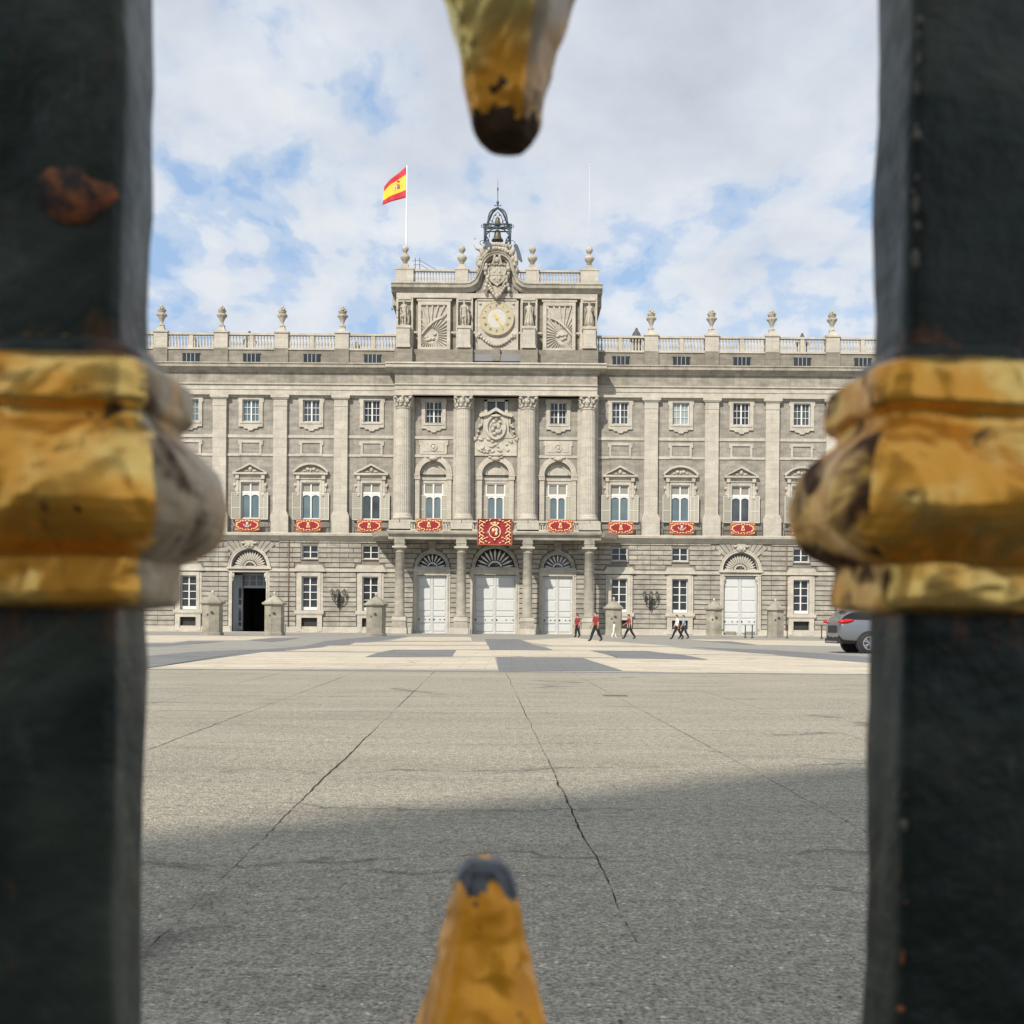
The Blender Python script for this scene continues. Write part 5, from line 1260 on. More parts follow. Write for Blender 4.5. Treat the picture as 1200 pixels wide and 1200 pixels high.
def person(label, x, y, hgt, shirt, trous, face, hair='hair', rz=0.0, group=None, sleeves='short', bag=False, **kw):
    me, J, k, f = body_mesh(hgt, face=face, **kw)
    for m_ in ('skin', shirt, trous, 'blackcloth'): me.materials.append(M[m_])
    for p in me.polygons:
        c = p.center; z = c.z/k; idx = 1
        if z > 1.475: idx = 0
        elif z < 0.085 and trous != 'whiteshirt': idx = 3
        elif z < 0.97 and abs(c.y)/k < 0.19: idx = 2
        if abs(c.y)/k > 0.19 and z < 1.45:
            el = J['ell'] if c.y > 0 else J['elr']
            d = (c-Vector(el)).length
            if z < el[2]/k+0.02 or (c-Vector(J['wrl' if c.y > 0 else 'wrr'])).length < 0.16*k: idx = 0
        p.material_index = idx
    zmin = min(v.co.z for v in me.vertices)
    t = thing('person', label, 'person', (x, y, -zmin+0.008), rz, group)
    link('body', me, t)
    hm = MB(); hx, hy, hz = J['head']
    hm.blob((hx-0.012*f*k, 0, hz+0.06*k), (0.098*k, 0.088*k, 0.088*k), hair, 10, 7); hm.blob((hx-0.045*f*k, 0, hz+0.0*k), (0.06*k, 0.08*k, 0.08*k), hair, 8, 6)
    link('hair', hm, t)
    fm = MB(); fx = hx+0.088*f*k
    fm.blob((fx+0.012*f*k, 0, hz-0.005*k), (0.022*k, 0.014*k, 0.024*k), 'skin', 6, 4)
    for q in (-1, 1): fm.blob((fx-0.004*f*k, q*0.032*k, hz+0.02*k), (0.01*k, 0.012*k, 0.007*k), 'stud', 6, 4); fm.blob((hx-0.005*k, q*0.083*k, hz), (0.02*k, 0.012*k, 0.03*k), 'skin', 6, 4)
    fm.blob((fx-0.004*f*k, 0, hz-0.045*k), (0.01*k, 0.024*k, 0.006*k), 'redshirt', 6, 4)
    link('face', fm, t)
    for s_ in 'lr':
        w0 = Vector(J['wr'+s_]); p0 = Vector(J['pm'+s_]); d = (p0-w0).normalized(); side = Vector((f*1.0, 0, 0)); side = (side-d*side.dot(d)).normalized()
        g = MB()
        for i, (o_, ln) in enumerate(((-0.027, 0.062), (-0.009, 0.075), (0.009, 0.08), (0.027, 0.07))):
            b0 = p0+side*o_*k+d*0.015*k; m1 = b0+d*ln*0.55*k; nrm = d.cross(side)*(1 if s_ == 'l' else -1)
            g.tube([b0, m1, m1+(d*0.8+nrm*0.5).normalized()*ln*0.45*k], [0.0095*k, 0.009*k, 0.007*k], 'skin', 6)
        tb = p0-d*0.03*k+side*0.03*k; g.tube([tb, tb+(side*0.7+d*0.7)*0.035*k, tb+(side*0.8+d*1.6)*0.035*k], [0.011*k, 0.010*k, 0.008*k], 'skin', 6)
        link('hand', g, t)
    return t
def gp(x, y): return img(x, y)
def put(label, x, y, *a, **kw):
    X, Y = gp(x, y); return person(label, X, Y, *a, **kw)
put('man in dark red shirt and black trousers beside the right portico door', 676.8, 747.2, 1.72, 'redshirt', 'blackcloth', -1, stride=0.10, arm=(0.05, -0.15), elbow=(0.5, 0.4), rz=R(35))
put('larger man in red shirt and black trousers striding left of the sentry box', 698.5, 751.6, 1.70, 'redshirt', 'blackcloth', -1, stride=0.30, arm=(0.25, -0.2), broad=1.08, rz=R(20))
put('small child dressed in white walking in front of the sentry box', 719.3, 747.6, 1.18, 'whiteshirt', 'whiteshirt', 1, stride=0.24, arm=(0.1, -0.1), rz=R(10))
put('person in red shirt stepping right of the sentry box with arm bent', 737.8, 748.9, 1.70, 'redshirt', 'blackcloth', -1, hair='hair2', stride=0.36, arm=(0.35, -0.35), lean=0.06, elbow=(0.7, 0.5), rz=R(-8))
put('man in white shirt and black trousers walking in step with a companion', 794.0, 749.3, 1.68, 'whiteshirt', 'blackcloth', -1, hair='hair2', stride=0.36, arm=(0.2, -0.25), lean=0.05)
put('man in light blue shirt and navy trousers on the right of the walking pair', 801.8, 748.8, 1.70, 'blueshirt', 'navy', -1, hair='hair2', stride=0.28, arm=(-0.2, 0.25), lean=0.05)

# statues on the attic
def statue(x, label, mode):
    kw = dict(stride=0.06, arm=(0.3, -0.1), elbow=(0.9, 0.6), broad=1.15) if mode % 2 else dict(stride=0.08, arm=(-0.2, 0.5), elbow=(0.4, 1.2), broad=1.1)
    me, J, k, f = body_mesh(2.32, face=1 if mode < 2 else -1, **kw)
    me.materials.append(M['statue'])
    zmin = min(v.co.z for v in me.vertices)
    t = thing('statue', label, 'statue', (PX+x, PY+YA-0.62, 29.55), R(-90), 'royal statues standing on the attic pedestals')
    link('body', me, t, (0, 0, 0.14-zmin))
    d = MB(); d.lathe([(0.38, 0.0), (0.40, 0.14), (0.36, 0.16)], 0, 0, 'statue', 8, False)
    if mode in (2, 3):   # long robe
        d.lathe([(0.46, 0.14), (0.40, 0.5), (0.30, 1.05), (0.21, 1.45), (0.24, 1.7), (0.12, 1.95)], 0, 0, 'statue', 14, True, 0, 0.8, 1.0)
        for i in range(9): a = 2*pi*i/9; d.tube([(0.36*cos(a), 0.46*sin(a), 0.15), (0.28*cos(a), 0.3*sin(a), 1.0), (0.18*cos(a), 0.2*sin(a), 1.5)], [0.06, 0.05, 0.03], 'statue', 5)
    else:   # tunic and cloak
        d.lathe([(0.30, 0.85), (0.26, 1.1), (0.22, 1.35), (0.26, 1.65), (0.14, 1.9)], 0, 0, 'statue', 12, True, 0, 0.75, 1.0)
        d.tube([(-0.15, 0.28, 1.8), (-0.25, 0.38, 1.2), (-0.28, 0.36, 0.5), (-0.2, 0.3, 0.15)], [0.12, 0.17, 0.17, 0.12], 'statue', 7)
        d.tube([(-0.15, -0.22, 1.8), (-0.28, -0.3, 1.2), (-0.28, -0.26, 0.5)], [0.12, 0.13, 0.08], 'statue', 7)
    link('drapery', d, t)
    h = MB(); hz = J['head'][2]+0.14-zmin; h.blob((J['head'][0], 0, hz+0.09), (0.15, 0.14, 0.13), 'statue', 8, 5); h.lathe([(0.13, hz+0.14), (0.17, hz+0.26)], J['head'][0], 0, 'statue', 8, False); link('crown', h, t)
    if mode == 0:
        s2 = MB(); s2.tube([(0.1, -0.35, 1.5), (0.12, -1.15, 1.62)], [0.05, 0.03], 'belliron', 5); s2.tube([(0.12, -1.15, 1.5), (0.12, -1.15, 1.8)], 0.04, 'belliron', 5); link('sceptre', s2, t)
    p = MB(); p.box(-0.60, 0.60, YA-1.1, YA-0.1, 27.45, 29.3, 'trim2'); p.box(-0.68, 0.68, YA-1.18, YA-0.1, 29.3, 29.55, 'trim'); p.box(-0.66, 0.66, YA-1.16, YA-0.1, 27.45, 27.7, 'trim')
    pp('statue_pedestal', p, x)
statue(-8.92, 'stone statue of a bareheaded figure holding a sceptre at the left end of the attic', 0)
statue(-3.12, 'stone statue in a short tunic and cloak just left of the clock', 1)
statue(3.12, 'robed stone statue with one bent arm just right of the clock', 2)
statue(8.92, 'robed stone statue at the right end of the attic', 3)

# ------- bell cage
BX, BY, BZ = PX, PY+YA+0.85, 37.75
bt = thing('bell_cage', 'wrought iron bell cage with spire on top of the clock attic', 'bell cage', (BX, BY, BZ)); bt.scale = (1.1, 1.1, 1.04)
f = MB()
for sx in (-1, 1):
    for sy in (-0.55, 0.55):
        f.tube([(sx*1.12, sy, 0), (sx*1.15, sy, 1.95)], 0.075, 'belliron', 6); f.tube([(sx*0.72, sy, 0), (sx*0.78, sy, 0.5), (sx*1.02, sy, 0.9), (sx*1.0, sy, 1.4), (sx*0.6, sy, 1.85), (sx*0.3, sy, 1.95)], 0.06, 'belliron', 6)
    pts = [(sx*0.85, 0, 1.95)]+[(sx*(0.85-0.85*t**2.4), 0, 2.3+1.35*sin(pi/2*t)) for t in [i/8 for i in range(9)]]
    f.tube(pts, 0.06, 'belliron', 6)
    for sy in (-0.4, 0.4): f.tube([(sx*0.85, sy, 2.0), (sx*0.8, sy*0.9, 2.5), (sx*0.45, sy*0.5, 3.3), (0, 0, 3.65)], 0.06, 'belliron', 6)
    f.tube([(sx*1.15, 0, 1.95), (sx*0.95, 0, 2.15), (sx*0.84, 0, 2.5)], 0.065, 'belliron', 6)
    c_ = (sx*1.33, 0.3); f.tube([(c_[0]+0.22*cos(t), -0.3, c_[1]+0.22*sin(t)) for t in [i*pi/6 for i in range(10)]], 0.03, 'belliron', 5)
for z in (1.95, 1.68): 
    for sy in (-0.55, 0.55): f.tube([(-1.25, sy, z), (1.25, sy, z)], 0.065, 'belliron', 6)
for z in (0.04,): f.box(-1.25, 1.25, -0.6, 0.6, -0.02, 0.08, 'belliron')
for sx in (-1, 1): f.tube([(sx*1.2, -0.55, 1.95), (sx*1.2, 0.55, 1.95)], 0.065, 'belliron', 6)
f.tube([(-1.0, 0, 2.0), (-0.5, 0, 1.85), (0, 0, 1.95), (0.5, 0, 1.85), (1.0, 0, 2.0)], 0.065, 'belliron', 6)
for sx in (-1, 1):
    for (cx_, cz_, r_) in ((1.0, 0.55, 0.16), (0.98, 1.62, 0.14), (0.62, 2.2, 0.15), (1.32, 1.8, 0.12)):
        f.tube([(sx*(cx_+r_*cos(t)), -0.45, cz_+r_*sin(t)) for t in [i*pi/5 for i in range(11)]], 0.035, 'belliron', 5)
f.tube([(0.72*cos(t), -0.5, 1.0+0.85*sin(t)) for t in [pi*0.1-i*pi*1.2/14+pi for i in range(15)]][:8], 0.04, 'belliron', 5)
f.tube([(0.34, 0, 2.05), (0.45, 0, 2.5), (0.3, 0, 3.0), (0, 0, 3.3), (-0.3, 0, 3.0), (-0.45, 0, 2.5), (-0.34, 0, 2.05)], 0.035, 'belliron', 5)
link('cage_frame', f, bt)
s = MB(); s.lathe([(0.08, 3.62), (0.14, 3.7), (0.05, 3.8), (0.05, 3.9), (0.12, 4.15), (0.12, 4.25), (0.03, 4.4), (0.03, 5.3), (0.07, 5.38), (0.06, 5.55), (0.02, 5.65), (0.01, 6.4)], 0, 0, 'belliron', 8)
s.tube([(-0.25, 0, 3.9), (0.25, 0, 3.9)], 0.03, 'belliron', 5)
for sx in (-1, 1): s.blob((sx*0.26, 0, 3.92), (0.06, 0.06, 0.07), 'belliron', 6, 4)
link('spire', s, bt)
def bell(sc, z):
    b = MB(); b.lathe([(0.06, 0.98), (0.22, 0.94), (0.28, 0.85), (0.32, 0.5), (0.40, 0.25), (0.54, 0.08), (0.56, 0.0), (0.48, 0.0)], 0, 0, 'bronze', 20); b.box(-0.08, 0.08, -0.05, 0.05, 0.96, 1.1, 'bronze'); b.blob((0, 0, 0.0), (0.08, 0.08, 0.1), 'bronze')
    b.xform(Matrix.Translation((0, 0, z)) @ Matrix.Scale(sc, 4)); return b
bA = thing('bell', 'large bronze bell hanging in the lower part of the iron cage', 'bell', (BX, BY, BZ+0.62)); link('bell_body', bell(1.05, 0), bA)
bB = thing('bell', 'small bronze bell hanging in the arch at the top of the iron cage', 'bell', (BX, BY, BZ+2.2)); link('bell_body', bell(0.72, 0), bB)
for sx in (-1, 1):
    q = MB(); q.blob((sx*0.2, 0, 0.95), (0.09, 0.07, 0.1), 'bronze'); link('headstock', q, bB)
# ------- flagpoles and flag
fp = thing('flagpole', 'white flagpole flying the flag on the left corner of the attic', 'flagpole', (PX-8.9, PY+YA+0.95, 33.9))
link('pole', MB().lathe([(0.09, 0), (0.08, 5), (0.06, 11.75), (0.04, 11.8)], 0, 0, 'polewhite', 8), fp)
fp2 = thing('flagpole', 'thin bare white pole on the right corner of the attic', 'flagpole', (PX+8.95, PY+YA+0.95, 33.9))
p_ = MB(); p_.lathe([(0.035, 0), (0.022, 9), (0.012, 11.4), (0.010, 12.0)], 0, 0, 'polewhite', 6); p_.blob((0, 0, 12.0), (0.07, 0.07, 0.07), 'polewhite', 6, 4); link('pole', p_, fp2)
fl = MB(); NU, NV = 26, 16; vs = []
for v_ in range(NV+1):
    for u_ in range(NU+1):
        t = u_/NU; q = v_/NV
        x = -2.22*t-0.12*q*t+0.10*sin(t*7+q)*t; y = 0.28*sin(t*7.5+q*1.2)*t
        ztop = -1.85*t**0.9+0.10*sin(t*6); zbot = -3.02-0.72*t+0.10*sin(t*8+1)*t
        z = ztop*(1-q)+zbot*q
        if t > 0.8: x += 0.35*(t-0.8)*4*q*(-0.25)
        vs.append((x, y, z))
W_ = NU+1
for v_ in range(NV):
    m_ = 'f_red' if (v_ < NV/4 or v_ >= NV*3/4) else 'f_yel'
    fl.add([vs[i] for i in ()], [], m_)
off = 0
fl.v = list(vs)
for v_ in range(NV):
    m_ = 'f_red' if (v_ < NV/4 or v_ >= NV*3/4) else 'f_yel'
    for u_ in range(NU): fl.f.append([v_*W_+u_, v_*W_+u_+1, (v_+1)*W_+u_+1, (v_+1)*W_+u_]); fl.m.append(fl.mi(m_)); fl.sm.append(True)
fo = link('flag', None, None, (PX-8.98, PY+YA+0.95, 45.6), 0, 'waving red and yellow striped flag with coat of arms on the left pole', 'flag')
cloth = link('cloth', fl, fo); sm_ = cloth.modifiers.new('th', 'SOLIDIFY'); sm_.thickness = 0.02
def flag_pt(t, q):
    u_ = t*NU; v_ = q*NV; i = int(u_); j_ = int(v_); return Vector(vs[j_*W_+i])
arm = MB()
for sy in (-0.03, 0.03):
    for (t, q, a, b, m_) in ((0.36, 0.50, .17, .26, 'f_arm'), (0.36, 0.36, .15, .09, 'f_red'), (0.22, 0.52, .05, .28, 'silverthread'), (0.48, 0.52, .05, .28, 'silverthread'), (0.34, 0.47, .07, .1, 'goldthread'), (0.40, 0.56, .07, .1, 'silverthread')):
        p0 = flag_pt(t, q); arm.blob((p0.x, p0.y+sy, p0.z), (a, 0.015, b), m_, 10, 6)
link('coat_of_arms', arm, fo)

# ------- banners on the balconies
def ornament(mb, pts, y, mat, r=0.05, ry=0.012):
    for (x, z, a, b, ang) in pts: mb.blob((x, y, z), (a, ry, b), mat, 7, 4, Matrix.Rotation(R(ang), 3, 'Y'))
def small_banner(seed):
    r_ = random.Random(seed); w_, h = 1.22, 1.12
    c = MB(); N = 14; vs = []; fs = []
    for i in range(N+1):
        x = -w_+2*w_*i/N; t = x/w_; sag = -0.10*(1-t*t); yv = 0.02*sin(i*1.9+seed)
        vs += [(x, yv, 0.02), (x, yv-0.05*(1-t*t), -h/2+sag*0.5), (x, yv-0.03, -h+sag)]
    for i in range(N):
        for j_ in range(2): fs.append((3*i+j_, 3*i+j_+1, 3*i+3+j_+1, 3*i+3+j_))
    c.add(vs, fs, 'border', True)
    e = MB(); cz = -h/2-0.03
    n = 30; pts = [((w_-0.17)*cos(2*pi*i/n), cz+0.44*sin(2*pi*i/n)) for i in range(n)]
    e.prism([(x, z) for x, z in pts], -0.10, -0.075, 'red')
    o = []
    for i in range(22):
        a = 2*pi*i/22; o.append(((w_-0.17)*cos(a), cz+0.44*sin(a), 0.15, 0.05, -math.degrees(a)+90+(30 if i % 2 else -30)))
    for sx in (-1, 1):
        for sz in (-1, 1): o += [(sx*(w_-0.13), cz+sz*0.42, 0.09, 0.05, 40*sx*sz), (sx*(w_-0.32), cz+sz*0.46, 0.07, 0.04, 0)]
    ornament(e, o, -0.10, 'goldthread')
    em = MB(); m1 = ('silverthread', 'goldthread', 'goldthread')[seed % 3]
    ornament(em, [(0, cz, 0.15, 0.24, 0), (0, cz+0.24, 0.17, 0.06, 0), (-0.12, cz-0.1, 0.06, 0.14, 20), (0.12, cz-0.1, 0.06, 0.14, -20)], -0.12, m1)
    ornament(em, [(0.0, cz-0.02, 0.08, 0.12, 0)], -0.135, 'red' if seed % 2 else 'border')
    if seed % 3 == 0: ornament(em, [(sx*0.32, cz, 0.05, 0.16, sx*30) for sx in (-1, 1)], -0.11, 'goldthread')
    return c.mesh('cloth'), e.mesh('embroidered_border'), em.mesh('emblem')
SB = [small_banner(i) for i in range(3)]
def banner(x, yrel, ztop, v, label, sc=1.0, z_=0):
    t = thing('banner', label, 'banner', (PX+x, PY+yrel, ztop), 0, 'small red banners on the balconies'); t.scale = (sc, 1, 1)
    for nm_, me in zip(('cloth', 'embroidered_border', 'emblem'), SB[v]): link(nm_, me, t)
where = {1: 'first window out from the centre block', 2: 'second window out from the centre block', 3: 'balcony over the arched doorway', 4: 'fourth window out, beside the gilded collar'}
for s_ in (-1, 1):
    for k in range(1, NB+1):
        w2 = where.get(k, 'balcony beyond the iron bar, number %s out' % {5: 'five', 6: 'six', 7: 'seven'}[k] if k > 4 else '')
        if s_ < 0 and k == 3: w2 = 'balcony over the open arched doorway'
        if s_ > 0 and k == 3: w2 = 'balcony over the closed white arched door'
        banner(s_*bx(k)+(-0.08 if s_ < 0 else 0.05), -0.80, 10.98, (k+(s_ > 0)) % 3, 'small red banner, %s wing, %s' % ('left' if s_ < 0 else 'right', w2), 0.98)
banner(-6.15, YP-0.72, 10.78, 1, 'small red banner on the big balcony left of the large square banner', 0.95)
banner(6.15, YP-0.72, 10.78, 2, 'small red banner on the big balcony right of the large square banner', 0.95)
t = thing('banner', 'large square red banner with gold scrolls and royal arms over the middle door', 'banner', (PX+0.02, PY+YP-0.74, 10.82))
c = MB(); vs = []; fs = []; N = 16
for j_ in range(7):
    for i in range(N+1):
        x = -1.63+3.26*i/N; vs.append((x, 0.03*sin(i*1.3+j_*0.4)-0.02*j_*0.3, -2.46*j_/6))
for j_ in range(6):
    for i in range(N): a = j_*(N+1)+i; fs.append((a, a+N+1, a+N+2, a+1))
c.add(vs, fs, 'red', True); link('cloth', c, t)
e = MB()
for sx in (-1, 1): e.box(sx*1.63, sx*1.57, -0.11, -0.02, -2.46, 0, 'border')
e.box(-1.57, 1.57, -0.11, -0.02, -2.46, -2.40, 'border'); e.box(-1.57, 1.57, -0.11, -0.02, -0.05, 0.0, 'border')
o = []
rr = random.Random(2)
for sx in (-1, 1):
    for i in range(7):
        z = -0.22-0.32*i; o += [(sx*(1.30-0.06*(i % 2)), z, 0.20, 0.055, sx*(30 if i % 2 else -30)), (sx*(1.05+0.05*(i % 3)), z-0.12, 0.15, 0.05, sx*(-40)), (sx*1.42, z-0.14, 0.10, 0.05, sx*50)]
    for (x, z) in ((0.75, -0.2), (0.45, -0.13), (0.95, -0.35), (0.8, -2.1), (0.5, -2.25), (0.95, -1.85), (0.72, -1.75)): o.append((sx*x, z, 0.14, 0.05, sx*rr.uniform(-40, 40)))
ornament(e, o, -0.13, 'goldthread'); link('embroidered_border', e, t)
em = MB(); em.arc(0, -1.22, 0.50, 0.57, 0, 2*pi, -0.14, -0.11, 'goldthread', 26, 1.08); ornament(em, [(0, -1.2, 0.38, 0.44, 0)], -0.115, 'border')
ornament(em, [(-0.14, -1.05, 0.16, 0.18, 0), (0.14, -1.38, 0.16, 0.18, 0)], -0.14, 'goldthread'); ornament(em, [(0.15, -1.05, 0.16, 0.18, 0)], -0.14, 'silverthread'); ornament(em, [(-0.14, -1.38, 0.15, 0.17, 0), (0, -1.22, 0.09, 0.11, 0)], -0.15, 'red')
ornament(em, [(-0.3, -0.42, 0.13, 0.08, 0), (0, -0.38, 0.16, 0.1, 0), (0.3, -0.42, 0.13, 0.08, 0), (0, -0.55, 0.36, 0.05, 0), (0, -1.95, 0.09, 0.1, 0)], -0.14, 'goldthread')
link('royal_arms', em, t)

# ------- wall lanterns
lm = MB(); y_ = -0.35
for sx in (-1, 0, 1):
    if sx: lm.tube([(0, y_, 0.3), (sx*0.25, y_-0.05, 0.1), (sx*0.55, y_-0.1, 0.35), (sx*0.6, y_-0.1, 0.75)], 0.05, 'iron', 6)
    else: lm.tube([(0, 0.1, 0.2), (0, y_-0.35, 0.25), (0, y_-0.45, 0.75)], 0.05, 'iron', 6)
lm.tube([(0, y_+0.1, 1.2), (0, y_, 0.6), (0, y_, -0.1), (0, y_+0.05, -0.5)], [0.05, 0.11, 0.13, 0.03], 'iron', 8); lm.box(-0.12, 0.12, y_+0.05, 0.12, -0.3, 1.0, 'iron')
hd = MB()
for (x, y) in ((-0.6, y_-0.1), (0.6, y_-0.1), (0, y_-0.45)):
    hd.lathe([(0.09, 0.75), (0.16, 1.1), (0.17, 1.12)], x, y, 'lampglass', 6, False); hd.lathe([(0.19, 1.12), (0.08, 1.3), (0.02, 1.42)], x, y, 'iron', 6, False)
    for i in range(6): a = pi/3*i; hd.tube([(x+0.095*cos(a), y+0.095*sin(a), 0.75), (x+0.17*cos(a), y+0.17*sin(a), 1.12)], 0.012, 'iron', 4)
hdm = hd.mesh('lamp_head'); lmm = lm.mesh('bracket')
for x, lb in ((-15.2, 'three-armed black iron wall lantern left of the portico, between two tall windows'), (15.15, 'three-armed black iron wall lantern right of the portico, between two tall windows')):
    t = thing('wall_lantern', lb, 'lantern', (PX+x, PY+YG-0.14, 2.9), 0, 'iron wall lanterns'); link('bracket', lmm, t); link('lamp_head', hdm, t)
# ------- stone sentry boxes
g = MB(); g.lathe([(0.80, -0.02), (0.80, 0.18), (0.72, 0.22), (0.72, 2.2)], 0, 0, 'garita', 6, False, pi/6*0.6)
for z, q in ((0.0, 0),): pass
gm_ = g.mesh('shaft')
g2 = MB(); g2.lathe([(0.74, 2.2), (0.92, 2.28), (0.92, 2.40), (0.80, 2.44), (0.44, 2.72), (0.18, 2.86), (0.14, 2.92)], 0, 0, 'garita', 6, False, pi/6*0.6); g2.lathe([(0.08, 2.9), (0.06, 3.0), (0.11, 3.08), (0.09, 3.18), (0.01, 3.22)], 0, 0, 'trim', 8)
gc = g2.mesh('cap')
def slit():
    s = MB()
    a = -pi/2
    s.disc(0.06, 1.62, 0.10, -0.70, -0.55, 'stud', 10); s.disc(-0.22, 1.45, 0.08, -0.68, -0.55, 'stud', 10); return s.mesh('loophole')
sl = slit()
for (x, y, lb) in ((249, 744.4, 'stone sentry box with conical cap left of the open arched doorway'), (321.5, 744.6, 'stone sentry box with conical cap right of the open arched doorway'), (440.5, 745.3, 'stone sentry box standing left of the portico'),
                   (719, 746.2, 'stone sentry box standing right of the portico, behind the child in white'), (836.5, 747.0, 'stone sentry box left of the white arched door in the right wing'), (908.5, 747.4, 'stone sentry box right of the white arched door in the right wing')):
    X, Y = img(x, y); k_ = Y/92.0
    t = thing('sentry_box', lb, 'sentry box', (X, Y, 0.0), random.uniform(-.15, .15), 'stone sentry boxes before the palace'); link('shaft', gm_, t); link('cap', gc, t); link('loophole', sl, t)
# ------- small street things before the palace
def bollard(x, y, lb, h=1.0):
    X, Y = img(x, y); t = thing('bollard', lb, 'bollard', (X, Y, 0.0), 0, 'thin black posts near the right arched door')
    b = MB(); b.lathe([(0.13, 0), (0.13, 0.04), (0.05, 0.07), (0.04, h-0.1), (0.06, h-0.06), (0.055, h), (0.02, h+0.03)], 0, 0, 'iron', 8); link('post', b, t)
bollard(873.4, 747.5, 'thin black post before the middle of the white arched door')
bollard(881.5, 747.8, 'thin black post before the right half of the white arched door')
bollard(962.8, 748.8, 'thin black post beside the grey car')
bollard(922.5, 748.0, 'thin black post right of the last sentry box')
X, Y = img(262, 743.6)
t = thing('utility_box', 'low grey-blue metal box beside the open arched doorway', 'box', (X, PY-2.4, 0)); m_ = MB(); m_.box(-0.35, 0.35, -0.25, 0.25, 0.05, 0.8, 'doorgrey'); m_.cbox(-0.3, 0.3, -0.25, -0.28, 0.12, 0.74, 0.02, 'doorgrey'); m_.box(-0.38, 0.38, -0.28, 0.28, 0.8, 0.85, 'doorgrey'); m_.box(-0.3, 0.3, -0.2, 0.2, 0, 0.05, 'iron'); link('cabinet', m_, t)

